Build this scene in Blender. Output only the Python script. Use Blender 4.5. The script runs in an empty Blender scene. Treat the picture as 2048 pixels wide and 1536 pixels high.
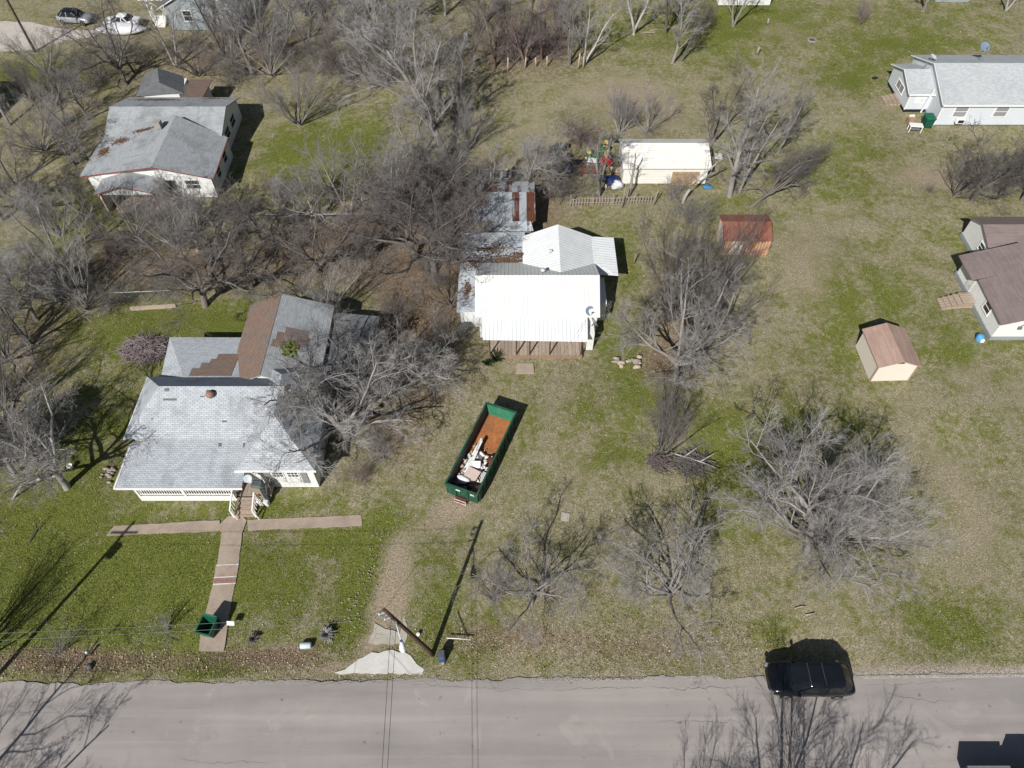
import bpy, math, random
import numpy as np
from mathutils import Vector, Matrix

# ------------------------------------------------------------------ camera, sky, sun, exposure
S = bpy.context.scene
COL = S.collection
F, CH, ND = 1447.0, 45.0, 1092.0           # focal length (px of a 2048 px frame), camera height, nadir distance
PIT = math.atan(F / ND)
cP, sP = math.cos(PIT), math.sin(PIT)
cam = bpy.data.cameras.new('camera'); cam.sensor_width = 36.0; cam.lens = 36.0 * F / 2048.0
cam.clip_start = 0.5; cam.clip_end = 2000.0
co = bpy.data.objects.new('camera', cam); COL.objects.link(co)
co.location = (0, 0, CH); co.rotation_euler = (math.pi / 2 - PIT, 0, 0)
S.camera = co
SUNV = Vector((0.55, 1.1, -1.0)).normalized()   # the way the light travels
ELEV = math.asin(-SUNV.z)
w = bpy.data.worlds.new('World'); S.world = w; w.use_nodes = True
sky = w.node_tree.nodes.new('ShaderNodeTexSky'); sky.sky_type = 'NISHITA'; sky.sun_disc = False
sky.sun_elevation = ELEV; sky.sun_rotation = math.atan2(-SUNV.x, -SUNV.y)
bg = w.node_tree.nodes['Background']; w.node_tree.links.new(sky.outputs[0], bg.inputs[0]); bg.inputs[1].default_value = 0.05
sun = bpy.data.lights.new('sun', 'SUN'); sun.energy = 5.0; sun.angle = math.radians(0.5); sun.color = (1.0, 0.975, 0.94)
so = bpy.data.objects.new('sun', sun); COL.objects.link(so); so.rotation_euler = SUNV.to_track_quat('-Z', 'Y').to_euler()
S.view_settings.view_transform = 'Standard'; S.view_settings.look = 'None'
S.view_settings.exposure = 0.04; S.view_settings.gamma = 1.0
S.cycles.max_bounces = 5; S.cycles.diffuse_bounces = 2; S.cycles.transparent_max_bounces = 4

# ------------------------------------------------------------------ measuring helpers
def ray(px, py):
    u, v = px - 1024, py - 768
    return u, F * cP - v * sP, -(v * cP + F * sP)
def G(px, py, h=0.0):
    a, b, c = ray(px, py); t = (h - CH) / c
    return (a * t, b * t, h)
def WY(px, py, Y):
    a, b, c = ray(px, py); t = Y / b
    return (a * t, Y, CH + c * t)
def WX(px, py, X):
    a, b, c = ray(px, py); t = X / a
    return (X, b * t, CH + c * t)
R = math.radians

# ------------------------------------------------------------------ object helpers
def tag(o, label=None, cat=None, group=None, kind=None):
    if label: o['label'] = label
    if cat: o['category'] = cat
    if group: o['group'] = group
    if kind: o['kind'] = kind
    return o
def empty(name, loc, rz=0.0, label=None, cat=None, group=None):
    o = bpy.data.objects.new(name, None); COL.objects.link(o)
    o.empty_display_size = 0.3
    o.location = loc; o.rotation_euler = (0, 0, rz)
    return tag(o, label, cat, group)

class MB:
    """collects shapes, then makes ONE mesh object; uv in metres along each face"""
    def __init__(s): s.v = []; s.f = []; s.m = []; s.sm = []
    def add(s, vs, fs, mi=0, smooth=False, M=None):
        b = len(s.v)
        for p in vs: s.v.append(tuple(M @ Vector(p)) if M is not None else tuple(p))
        for f in fs: s.f.append([b + i for i in f]); s.m.append(mi); s.sm.append(smooth)
        return s
    def box(s, x0, x1, y0, y1, z0, z1, mi=0, M=None):
        v = [(x0,y0,z0),(x1,y0,z0),(x1,y1,z0),(x0,y1,z0),(x0,y0,z1),(x1,y0,z1),(x1,y1,z1),(x0,y1,z1)]
        return s.add(v, [(3,2,1,0),(4,5,6,7),(0,1,5,4),(1,2,6,5),(2,3,7,6),(3,0,4,7)], mi, False, M)
    def bbox(s, c, d, rz=0, rx=0, ry=0, bev=0.0, mi=0):
        """box by centre and size with chamfered vertical outline"""
        M = Matrix.Translation(c) @ Matrix.Rotation(rz, 4, 'Z') @ Matrix.Rotation(ry, 4, 'Y') @ Matrix.Rotation(rx, 4, 'X')
        X, Y, Z = d[0]/2, d[1]/2, d[2]/2
        if bev <= 0: return s.box(-X, X, -Y, Y, -Z, Z, mi, M)
        b = bev; out = [(X-b,-Y),(X,-Y+b),(X,Y-b),(X-b,Y),(-X+b,Y),(-X,Y-b),(-X,-Y+b),(-X+b,-Y)]
        k = 1 - b / max(X, 1e-6)
        v = [(x,y,-Z) for x,y in out] + [(x,y,Z-b) for x,y in out] + [(x*(1-b/X) if X>b else x, y*(1-b/Y) if Y>b else y, Z) for x,y in out]
        fs = [tuple(range(7,-1,-1)), tuple(range(16,24))]
        for r in (0, 8):
            for i in range(8): j=(i+1)%8; fs.append((r+i,r+j,r+8+j,r+8+i))
        return s.add(v, fs, mi, False, M)
    def bar(s, a, b, w, h=None, mi=0):
        """square bar from a to b"""
        a, b = Vector(a), Vector(b); h = h or w
        d = b - a; L = d.length
        if L < 1e-6: return s
        d.normalize(); up = Vector((0,0,1)) if abs(d.z) < 0.95 else Vector((1,0,0))
        x = d.cross(up).normalized(); y = x.cross(d)
        v = []
        for e in (a, b):
            for sx, sy in ((-1,-1),(1,-1),(1,1),(-1,1)): v.append(tuple(e + x*sx*w/2 + y*sy*h/2))
        return s.add(v, [(3,2,1,0),(4,5,6,7),(0,1,5,4),(1,2,6,5),(2,3,7,6),(3,0,4,7)], mi)
    def tube(s, pts, rad, n=8, mi=0, smooth=True, caps=True):
        P = [Vector(p) for p in pts]
        if not isinstance(rad, (list, tuple)): rad = [rad]*len(P)
        vs = []; fs = []
        ref = Vector((0.13,0.27,0.95))
        for i, p in enumerate(P):
            d = (P[min(i+1,len(P)-1)] - P[max(i-1,0)])
            d = d.normalized() if d.length > 1e-9 else Vector((0,0,1))
            x = d.cross(ref if abs(d.dot(ref)) < 0.98 else Vector((1,0,0))).normalized(); y = d.cross(x)
            for k in range(n):
                a = 2*math.pi*k/n
                vs.append(tuple(p + (x*math.cos(a) + y*math.sin(a))*rad[i]))
        for i in range(len(P)-1):
            for k in range(n):
                j=(k+1)%n; fs.append((i*n+k, i*n+j, (i+1)*n+j, (i+1)*n+k))
        s.add(vs, fs, mi, smooth)
        if caps:
            b = len(s.v) - len(vs)
            s.f.append([b+k for k in range(n-1,-1,-1)]); s.m.append(mi); s.sm.append(False)
            s.f.append([b+(len(P)-1)*n+k for k in range(n)]); s.m.append(mi); s.sm.append(False)
        return s
    def lathe(s, prof, n=16, c=(0,0,0), mi=0, M=None, smooth=True):
        vs=[]; fs=[]
        for r, z in prof:
            for k in range(n):
                a=2*math.pi*k/n; vs.append((c[0]+r*math.cos(a), c[1]+r*math.sin(a), c[2]+z))
        for i in range(len(prof)-1):
            for k in range(n):
                j=(k+1)%n; fs.append((i*n+k,i*n+j,(i+1)*n+j,(i+1)*n+k))
        fs.append(tuple(range(n-1,-1,-1))); fs.append(tuple((len(prof)-1)*n+k for k in range(n)))
        return s.add(vs, fs, mi, smooth, M)
    def lump(s, c, r, seed=0, n=10, mi=0, rough=0.25, flat=0.0):
        rnd = random.Random(seed); vs=[]; fs=[]
        ph=[rnd.uniform(0,6.28) for _ in range(9)]
        m=n//2+1
        for i in range(m+1):
            t=math.pi*i/m
            for k in range(n):
                a=2*math.pi*k/n
                q=1+rough*(math.sin(2*a+ph[0]+2*t)*.5+math.sin(3*a+ph[1])*.35*math.sin(t)+math.sin(5*a+ph[2]+3*t)*.25*math.sin(t)+rnd.uniform(-.2,.2)*math.sin(t))
                z=math.cos(t)*r[2]*(1+rough*.2*math.sin(a+ph[3]))
                if z < -r[2]*(1-flat): z=-r[2]*(1-flat)
                vs.append((c[0]+r[0]*q*math.sin(t)*math.cos(a), c[1]+r[1]*q*math.sin(t)*math.sin(a), c[2]+z))
        for i in range(m):
            for k in range(n):
                j=(k+1)%n; fs.append((i*n+j,i*n+k,(i+1)*n+k,(i+1)*n+j))
        return s.add(vs, fs, mi, True)
    def slab(s, V, faces, th=0.10, mi=0):
        """solid sheet: top faces given, underside and edges added"""
        n=len(V); vs=list(V)+[(x,y,z-th) for x,y,z in V]
        fs=[tuple(f) for f in faces]+[tuple(n+i for i in reversed(f)) for f in faces]
        ed={}
        for f in faces:
            for i in range(len(f)): ed[(f[i],f[(i+1)%len(f)])]=1
        for a,b in ed:
            if (b,a) not in ed: fs.append((b,a,n+a,n+b))
        return s.add(vs, fs, mi)
    def poly(s, pts, z0, z1, mi=0):
        """prism over a plan outline (counter-clockwise)"""
        A=sum(pts[i][0]*pts[(i+1)%len(pts)][1]-pts[(i+1)%len(pts)][0]*pts[i][1] for i in range(len(pts)))
        if A<0: pts=list(reversed(pts))
        n=len(pts); vs=[(p[0],p[1],z0) for p in pts]+[(p[0],p[1],z1) for p in pts]
        fs=[tuple(range(n-1,-1,-1)),tuple(range(n,2*n))]+[(i,(i+1)%n,n+(i+1)%n,n+i) for i in range(n)]
        return s.add(vs, fs, mi)
    def build(s, name, mats, parent=None, loc=None):
        me=bpy.data.meshes.new(name)
        me.from_pydata(s.v,[],s.f)
        if not isinstance(mats,(list,tuple)): mats=[mats]
        for m in mats: me.materials.append(m)
        me.polygons.foreach_set('material_index', s.m)
        me.polygons.foreach_set('use_smooth', s.sm)
        me.update()
        uv=me.uv_layers.new(name='UVMap')
        for p in me.polygons:
            nrm=p.normal
            u=Vector((-nrm.y,nrm.x,0))
            u = Vector((1,0,0)) if u.length<1e-3 else u.normalized()
            if abs(nrm.z)>0.999: u=Vector((1,0,0))
            v=nrm.cross(u)
            for li in p.loop_indices:
                q=me.vertices[me.loops[li].vertex_index].co
                uv.data[li].uv=(q.dot(u),q.dot(v))
        o=bpy.data.objects.new(name,me); COL.objects.link(o)
        if loc is not None: o.location=loc
        if parent is not None: o.parent=parent
        return o

def copy_tree(o, parent=None):
    c=o.copy(); COL.objects.link(c)
    if parent is not None: c.parent=parent
    for ch in list(o.children): copy_tree(ch, c)
    return c

# ------------------------------------------------------------------ materials
def srgb(r,g,b):
    f=lambda c:(c/255/12.92) if c/255<=0.04045 else ((c/255+0.055)/1.055)**2.4
    return (f(r),f(g),f(b),1.0)
class NT:
    def __init__(s,name,rough=0.85,metal=0.0,spec=0.25):
        s.m=bpy.data.materials.new(name); s.m.use_nodes=True; s.t=s.m.node_tree; s.b=s.t.nodes['Principled BSDF']
        s.b.inputs['Roughness'].default_value=rough; s.b.inputs['Metallic'].default_value=metal
        s.b.inputs['Specular IOR Level'].default_value=spec
    def n(s,k,**a):
        x=s.t.nodes.new(k)
        for q,v in a.items(): setattr(x,q,v)
        return x
    def l(s,a,b): s.t.links.new(a,b)
    def coord(s,kind='UV',scale=(1,1,1)):
        c=s.n('ShaderNodeTexCoord'); mp=s.n('ShaderNodeMapping'); mp.inputs['Scale'].default_value=scale
        s.l(c.outputs[kind],mp.inputs['Vector']); return mp.outputs[0]
    def pos(s,scale=(1,1,1)):
        c=s.n('ShaderNodeNewGeometry'); mp=s.n('ShaderNodeMapping'); mp.inputs['Scale'].default_value=scale
        s.l(c.outputs['Position'],mp.inputs['Vector']); return mp.outputs[0]
    def noise(s,vec,scale=1,detail=4,rough=0.6,dist=0):
        x=s.n('ShaderNodeTexNoise'); x.inputs['Scale'].default_value=scale; x.inputs['Detail'].default_value=detail
        x.inputs['Roughness'].default_value=rough; x.inputs['Distortion'].default_value=dist
        s.l(vec,x.inputs['Vector']); return x.outputs['Fac']
    def ramp(s,fac,stops):
        x=s.n('ShaderNodeValToRGB'); e=x.color_ramp.elements
        while len(e)<len(stops): e.new(0.5)
        for i,(p,c) in enumerate(stops):
            e[i].position=p; e[i].color=c if isinstance(c,tuple) else (c,c,c,1)
        s.l(fac,x.inputs[0]); return x.outputs[0]
    def mix(s,fac,a,b,mode='MIX'):
        x=s.n('ShaderNodeMix',data_type='RGBA',blend_type=mode)
        for sock,v in ((x.inputs[0],fac),(x.inputs[6],a),(x.inputs[7],b)):
            if isinstance(v,(int,float)): sock.default_value=v
            elif isinstance(v,tuple): sock.default_value=v
            else: s.l(v,sock)
        return x.outputs[2]
    def math(s,op,a,b=0.0,c=None):
        x=s.n('ShaderNodeMath',operation=op)
        for i,v in enumerate((a,b) if c is None else (a,b,c)):
            if isinstance(v,(int,float)): x.inputs[i].default_value=v
            else: s.l(v,x.inputs[i])
        return x.outputs[0]
    def col(s,c): 
        if isinstance(c,tuple): s.b.inputs['Base Color'].default_value=c
        else: s.l(c,s.b.inputs['Base Color'])
    def bump(s,h,strength=0.4,dist=0.02):
        x=s.n('ShaderNodeBump'); x.inputs['Strength'].default_value=strength; x.inputs['Distance'].default_value=dist
        s.l(h,x.inputs['Height']); s.l(x.outputs[0],s.b.inputs['Normal'])

def plain(name,c,rough=0.7,var=0.25,scale=2.0,metal=0.0,spec=0.25,bump=0.0,grime=None,gr=0.0):
    t=NT(name,rough,metal,spec)
    v=t.pos(); n1=t.noise(v,scale,5,0.65)
    k=t.ramp(n1,[(0.25,1-var),(0.75,1+var*0.4)])
    cc=t.mix(1.0,c,k,'MULTIPLY')
    if grime:
        n2=t.noise(v,scale*0.6,6,0.7,0.5)
        cc=t.mix(t.ramp(n2,[(0.55-gr*0.3,0.0),(0.75-gr*0.3,1.0)]),cc,grime)
    t.col(cc)
    if bump: t.bump(t.noise(v,scale*8,3),bump,0.02)
    return t.m
def shingle(name,c,dark,stain=0.3,bw=0.33,bh=0.14,streak=0.3,gap=0.35):
    t=NT(name,0.9); v=t.coord('UV')
    br=t.n('ShaderNodeTexBrick'); t.l(v,br.inputs['Vector'])
    br.inputs['Scale'].default_value=1.0; br.inputs['Brick Width'].default_value=bw; br.inputs['Row Height'].default_value=bh
    br.inputs['Mortar Size'].default_value=0.012; br.inputs['Mortar Smooth'].default_value=0.3; br.inputs['Bias'].default_value=-0.1
    br.inputs['Color1'].default_value=(1,1,1,1); br.inputs['Color2'].default_value=(0.80,0.80,0.80,1); br.inputs['Mortar'].default_value=(gap,gap,gap,1)
    cc=t.mix(1.0,c,br.outputs['Color'],'MULTIPLY')
    n=t.noise(t.pos((0.5,0.5,0.5)),1.0,5,0.65,0.3)
    cc=t.mix(t.ramp(n,[(0.5,0.0),(0.74,stain)]),cc,dark)
    n2=t.noise(t.coord('UV',(1.6,0.16,1)),1.0,4,0.6)
    cc=t.mix(t.ramp(n2,[(0.55,0.0),(0.8,streak)]),cc,dark)
    g=t.noise(t.pos(),26,2,0.5); cc=t.mix(1.0,cc,t.ramp(g,[(0.3,0.86),(0.7,1.08)]),'MULTIPLY')
    t.col(cc); t.bump(br.outputs['Fac'],-0.4,0.015); return t.m
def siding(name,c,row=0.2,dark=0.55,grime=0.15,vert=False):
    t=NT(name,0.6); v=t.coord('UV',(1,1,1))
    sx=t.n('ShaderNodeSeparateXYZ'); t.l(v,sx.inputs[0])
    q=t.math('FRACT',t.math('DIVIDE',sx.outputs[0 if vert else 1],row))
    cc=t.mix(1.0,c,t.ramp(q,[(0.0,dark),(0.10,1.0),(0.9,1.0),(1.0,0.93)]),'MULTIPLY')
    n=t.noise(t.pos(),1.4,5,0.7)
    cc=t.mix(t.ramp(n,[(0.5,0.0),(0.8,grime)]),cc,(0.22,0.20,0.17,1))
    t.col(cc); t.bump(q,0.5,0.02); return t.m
def ribbed(name,c,c2,rib=0.3,rust=None,rustamt=0.0,width=0.12,rough=0.45,metal=0.0):
    """corrugated / standing seam sheet, ribs run up the slope"""
    t=NT(name,rough,metal,0.4); v=t.coord('UV')
    sx=t.n('ShaderNodeSeparateXYZ'); t.l(v,sx.inputs[0])
    q=t.math('FRACT',t.math('DIVIDE',sx.outputs[0],rib))
    cc=t.mix(t.ramp(q,[(0.0,1.0),(width,0.0),(1-width*0.4,0.0),(1.0,1.0)]),c,c2)
    if rust:
        n=t.noise(t.coord('UV',(1.5,0.28,1)),1.0,6,0.7,0.4)
        sheet=t.n('ShaderNodeTexWhiteNoise',noise_dimensions='1D'); t.l(t.math('FLOOR',t.math('DIVIDE',sx.outputs[0],0.66)),sheet.inputs['W'])
        k=t.math('ADD',n,t.math('MULTIPLY',t.math('SUBTRACT',sheet.outputs[0],0.5),0.30))
        fine=t.noise(t.coord('UV',(9,2,1)),1.0,4,0.7)
        rc=t.ramp(fine,[(0.3,tuple(a*0.55 for a in rust[:3])+(1,)),(0.7,rust)])
        cc=t.mix(t.ramp(k,[(0.62-rustamt,0.0),(0.72-rustamt,1.0)]),cc,rc)
    n=t.noise(t.pos(),1.1,4,0.6); cc=t.mix(1.0,cc,t.ramp(n,[(0.3,0.90),(0.7,1.03)]),'MULTIPLY')
    t.col(cc); t.bump(t.ramp(q,[(0.0,1.0),(width*1.2,0.0),(1-width*0.6,0.0),(1.0,1.0)]),0.6,0.03); return t.m
def planks(name,c,row=0.14,var=0.35,vert=False,rough=0.85):
    t=NT(name,rough); v=t.coord('UV'); sx=t.n('ShaderNodeSeparateXYZ'); t.l(v,sx.inputs[0])
    ax=sx.outputs[0 if vert else 1]; d=t.math('DIVIDE',ax,row); q=t.math('FRACT',d)
    wn=t.n('ShaderNodeTexWhiteNoise',noise_dimensions='1D'); t.l(t.math('FLOOR',d),wn.inputs['W'])
    cc=t.mix(1.0,c,t.ramp(wn.outputs[0],[(0.0,1-var),(1.0,1.1)]),'MULTIPLY')
    cc=t.mix(1.0,cc,t.ramp(q,[(0.0,0.25),(0.08,1.0),(0.93,1.0),(1.0,0.3)]),'MULTIPLY')
    n=t.noise(t.pos(),5,4,0.7); cc=t.mix(1.0,cc,t.ramp(n,[(0.3,0.75),(0.7,1.1)]),'MULTIPLY')
    t.col(cc); return t.m

M={}
M['shingle_pale']=shingle('shingle_pale',srgb(196,200,204),srgb(92,96,100),0.5,streak=0.35)
M['shingle_main']=shingle('shingle_main',srgb(190,195,200),srgb(85,90,96),0.42,streak=0.30)
M['shingle_grey']=shingle('shingle_grey',srgb(120,122,124),srgb(60,60,60),0.5,streak=0.3)
M['shingle_brown_old']=shingle('shingle_brown_old',srgb(142,120,106),srgb(112,112,114),0.95,streak=0.9)
M['shingle_brown']=shingle('shingle_brown',srgb(122,104,93),srgb(80,70,64),0.4)
M['shingle_tan']=shingle('shingle_tan',srgb(180,153,138),srgb(146,116,102),0.4,gap=0.8,bw=0.9,streak=0.1)
M['shingle_mauve']=shingle('shingle_mauve',srgb(140,126,122),srgb(98,88,90),0.5,gap=0.75,bw=0.9,streak=0.15)
M['shingle_pewter']=shingle('shingle_pewter',srgb(190,194,195),srgb(146,150,153),0.35,gap=0.8,streak=0.1)
M['shingle_worn']=shingle('shingle_worn',srgb(172,176,178),srgb(96,96,92),0.55,streak=0.45,gap=0.6)
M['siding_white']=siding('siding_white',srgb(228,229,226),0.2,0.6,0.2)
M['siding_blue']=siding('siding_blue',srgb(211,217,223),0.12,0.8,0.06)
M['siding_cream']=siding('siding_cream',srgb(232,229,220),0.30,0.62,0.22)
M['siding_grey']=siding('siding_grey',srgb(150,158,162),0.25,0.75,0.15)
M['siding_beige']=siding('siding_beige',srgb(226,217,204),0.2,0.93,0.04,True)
M['trim_white']=plain('trim_white',srgb(236,236,232),0.5,0.08,3)
M['old_white']=plain('old_white',srgb(226,226,220),0.7,0.15,3,grime=srgb(150,140,125),gr=0.1)
M['trim_red']=plain('trim_red',srgb(150,84,78),0.6,0.3,3)
M['skirt']=plain('skirt',srgb(150,156,158),0.8,0.2,2)
M['metal_white']=ribbed('metal_white',srgb(238,240,238),srgb(196,202,206),0.30,width=0.14)
M['metal_plain']=ribbed('metal_plain',srgb(228,229,222),srgb(176,180,178),0.30,width=0.12)
M['metal_grey']=ribbed('metal_grey',srgb(206,214,220),srgb(164,176,186),0.30,width=0.14)
M['tin_rusty']=ribbed('tin_rusty',srgb(176,182,186),srgb(128,134,140),0.10,rust=srgb(112,72,56),rustamt=0.19,width=0.3)
M['tin_sheet']=ribbed('tin_sheet',srgb(196,204,210),srgb(150,156,162),0.10,rust=srgb(124,92,74),rustamt=0.03,width=0.3)
M['tin_red']=ribbed('tin_red',srgb(142,90,74),srgb(118,72,60),0.4,rust=srgb(164,104,80),rustamt=0.12,width=0.08,rough=0.8)
M['tin_orange']=ribbed('tin_orange',srgb(204,160,128),srgb(150,92,66),0.26,rust=srgb(158,92,62),rustamt=0.06,width=0.3,rough=0.8)
M['tin_peel']=plain('tin_peel',srgb(226,218,206),0.7,0.15,6,grime=srgb(176,120,84),gr=0.25)
M['glass']=plain('glass',(0.02,0.025,0.03,1),0.08,0.1,1,spec=0.8)
M['glass_car']=plain('glass_car',(0.010,0.012,0.015,1),0.06,0.1,1,spec=0.5)
M['black_paint']=plain('black_paint',(0.006,0.0065,0.008,1),0.14,0.1,1,spec=0.7)
M['silver_paint']=plain('silver_paint',srgb(176,180,186),0.25,0.1,1,metal=0.4,spec=0.6)
M['white_paint']=plain('white_paint',srgb(236,236,236),0.25,0.05,1,spec=0.5)
M['rubber']=plain('rubber',(0.02,0.02,0.02,1),0.85,0.2,4)
M['rim']=plain('rim',(0.35,0.36,0.38,1),0.3,0.1,4,metal=0.9)
M['chrome']=plain('chrome',(0.7,0.7,0.7,1),0.15,0.1,4,metal=1.0)
M['lamp_glass']=plain('lamp_glass',(0.22,0.24,0.26,1),0.1,0.1,4,spec=0.8)
M['tail_red']=plain('tail_red',(0.08,0.006,0.006,1),0.2,0.1,4,spec=0.6)
M['dark']=plain('dark',(0.02,0.02,0.022,1),0.8,0.2,4)
M['grey']=plain('grey',srgb(120,122,124),0.7,0.2,4)
M['iron']=plain('iron',srgb(92,92,94),0.6,0.3,4)
M['green_plastic']=plain('green_plastic',srgb(24,86,66),0.45,0.15,3,spec=0.4)
M['green_lid']=plain('green_lid',srgb(30,104,78),0.45,0.15,3,spec=0.4)
M['green_steel']=plain('green_steel',srgb(38,86,66),0.6,0.35,3,grime=srgb(92,92,80),gr=0.12)
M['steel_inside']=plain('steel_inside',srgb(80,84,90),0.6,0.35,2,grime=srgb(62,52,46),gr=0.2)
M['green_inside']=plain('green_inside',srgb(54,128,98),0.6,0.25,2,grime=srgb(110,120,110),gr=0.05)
M['rust_floor']=plain('rust_floor',srgb(182,118,72),0.85,0.35,2.2,grime=srgb(140,92,66),gr=0.3)
M['rust']=plain('rust',srgb(120,66,48),0.85,0.35,5)
M['wood']=plain('wood',srgb(150,128,106),0.85,0.3,4)
M['wood_pole']=plain('wood_pole',srgb(84,68,58),0.9,0.35,3)
M['wood_grey']=plain('wood_grey',srgb(150,142,130),0.9,0.3,5)
M['wood_cut']=plain('wood_cut',srgb(186,168,150),0.9,0.25,5)
M['deck']=planks('deck',srgb(172,156,140),0.30,0.25,True)
M['steps']=planks('steps',srgb(174,156,138),0.28,0.2)
M['ply']=plain('ply',srgb(178,150,120),0.85,0.3,2,grime=srgb(110,92,84),gr=0.15)
M['cloth_white']=plain('cloth_white',srgb(224,224,228),0.8,0.1,4)
M['tarp_blue']=plain('tarp_blue',srgb(34,56,110),0.6,0.3,4)
M['tarp_light']=plain('tarp_light',srgb(70,130,170),0.6,0.3,4)
M['bag_black']=plain('bag_black',(0.018,0.02,0.028,1),0.35,0.2,6,spec=0.6)
M['blue_bin']=plain('blue_bin',srgb(46,84,120),0.5,0.2,4)
M['blue_light']=plain('blue_light',srgb(90,160,214),0.5,0.15,4)
M['red']=plain('red',srgb(190,30,40),0.5,0.2,4)
M['maroon']=plain('maroon',srgb(126,62,58),0.7,0.3,4)
M['yellow']=plain('yellow',srgb(224,196,96),0.5,0.15,4)
M['mower_green']=plain('mower_green',srgb(34,104,52),0.4,0.15,4)
M['pink_box']=plain('pink_box',srgb(204,184,172),0.8,0.15,4)
M['dish']=plain('dish',srgb(196,204,210),0.4,0.08,2)
M['dish_dark']=plain('dish_dark',srgb(120,136,156),0.4,0.1,2)
M['clay']=plain('clay',srgb(152,118,102),0.8,0.2,6)
M['patch_dark']=plain('patch_dark',srgb(110,112,112),0.9,0.2,6)
M['stone']=plain('stone',srgb(160,152,144),0.9,0.3,4,bump=0.3)
M['shutter']=plain('shutter',srgb(142,142,142),0.7,0.1,4)
M['cabinet']=plain('cabinet',srgb(84,94,96),0.6,0.25,4)
M['cabinet_tan']=plain('cabinet_tan',srgb(150,136,118),0.8,0.25,4)
M['boat_alu']=plain('boat_alu',srgb(176,176,172),0.5,0.25,3,metal=0.3)
M['boat_inside']=plain('boat_inside',srgb(86,86,78),0.85,0.4,3)
M['seam']=plain('seam',(0.06,0.06,0.065,1),0.4,0.1,4)
M['mistletoe']=plain('mistletoe',srgb(96,106,50),0.8,0.3,4)
M['needle']=plain('needle',srgb(44,58,30),0.8,0.4,2)
M['debris']=plain('debris',srgb(112,88,68),0.95,0.5,9)
M['insul']=plain('insul',srgb(226,222,214),0.9,0.25,9)

def bark(name,c1,c2):
    t=NT(name,0.9); oi=t.n('ShaderNodeObjectInfo')
    n=t.noise(t.coord('Object'),1.2,4,0.6)
    k=t.math('ADD',t.math('MULTIPLY',n,0.7),t.math('MULTIPLY',oi.outputs['Random'],0.35))
    t.col(t.ramp(k,[(0.25,c1),(0.8,c2)])); return t.m
M['bark_grey']=bark('bark_grey',srgb(108,102,97),srgb(160,155,150))
M['bark_dark']=bark('bark_dark',srgb(82,76,71),srgb(130,123,117))
M['bark_pale']=bark('bark_pale',srgb(132,127,123),srgb(186,182,178))
M['bark_red']=bark('bark_red',srgb(98,78,70),srgb(148,126,118))
M['twig_grey']=bark('twig_grey',srgb(108,104,102),srgb(156,152,149))
M['twig_dark']=bark('twig_dark',srgb(82,77,74),srgb(128,122,118))
M['twig_pale']=bark('twig_pale',srgb(116,112,109),srgb(170,166,162))
M['twig_red']=bark('twig_red',srgb(102,90,90),srgb(146,134,134))

def concrete(name,c,crack=0.5,scale=0.6,grime=srgb(120,104,92),ga=0.5):
    t=NT(name,0.9); v=t.pos()
    n=t.noise(v,0.9,6,0.7,0.3); cc=t.mix(t.ramp(n,[(0.42,0.0),(0.75,ga)]),c,grime)
    sp=t.noise(v,18,3,0.6); cc=t.mix(1.0,cc,t.ramp(sp,[(0.3,0.84),(0.7,1.08)]),'MULTIPLY')
    vo=t.n('ShaderNodeTexVoronoi',feature='DISTANCE_TO_EDGE'); vo.inputs['Scale'].default_value=scale
    wv=t.mix(0.12,v,t.n('ShaderNodeTexNoise').outputs['Color']); t.l(wv,vo.inputs['Vector'])
    ck=t.ramp(vo.outputs['Distance'],[(0.0,1.0),(0.02,0.0)])
    cc=t.mix(t.math('MULTIPLY',ck,crack),cc,tuple(a*0.3 for a in c[:3])+(1,))
    t.col(cc); t.bump(sp,0.3,0.01); return t.m
M['walk']=concrete('walk',srgb(172,156,140),0.0,0.5,srgb(134,122,112),.75)
M['apron']=concrete('apron',srgb(214,212,206),0.45,0.35,srgb(176,168,156),.6)
M['slab_broken']=concrete('slab_broken',srgb(184,178,166),0.9,1.6,srgb(140,124,104))
M['drive']=concrete('drive',srgb(196,188,178),0.0,0.5,srgb(164,152,138))

# asphalt: warm grey, lengthwise wheel polish, cracks with a shape of their own
t=NT('asphalt',0.9); v=t.pos()
n=t.noise(t.pos((0.05,0.7,1)),1.0,5,0.6); cc=t.ramp(n,[(0.3,srgb(146,140,136)),(0.7,srgb(168,160,154))])
n=t.noise(v,0.25,4,0.6); cc=t.mix(1.0,cc,t.ramp(n,[(0.3,0.90),(0.7,1.06)]),'MULTIPLY')
n=t.noise(v,22,3,0.7); cc=t.mix(1.0,cc,t.ramp(n,[(0.25,0.80),(0.75,1.14)]),'MULTIPLY')
n=t.noise(t.pos((0.5,2.2,1)),1.0,5,0.7,0.3); cc=t.mix(t.ramp(n,[(0.55,0.0),(0.8,0.35)]),cc,srgb(136,130,126))
n=t.noise(t.pos((0.03,1.6,1)),1.0,3,0.5); cc=t.mix(t.ramp(n,[(0.55,0.0),(0.75,0.4)]),cc,srgb(178,168,164))
n=t.noise(v,0.5,5,0.7,0.6); cc=t.mix(t.ramp(n,[(0.60,0.0),(0.72,0.35)]),cc,srgb(128,122,118))
n=t.noise(v,0.35,3,0.6,1.0); cc=t.mix(t.ramp(n,[(0.62,0.0),(0.66,0.18)]),cc,srgb(186,178,172))
sp=t.noise(v,1.6,2,0.5); cc=t.mix(t.ramp(sp,[(0.70,0.0),(0.75,0.6)]),cc,srgb(96,92,90))
t.col(cc); t.bump(t.noise(v,30,2),0.25,0.01); M['asphalt']=t.m

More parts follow.
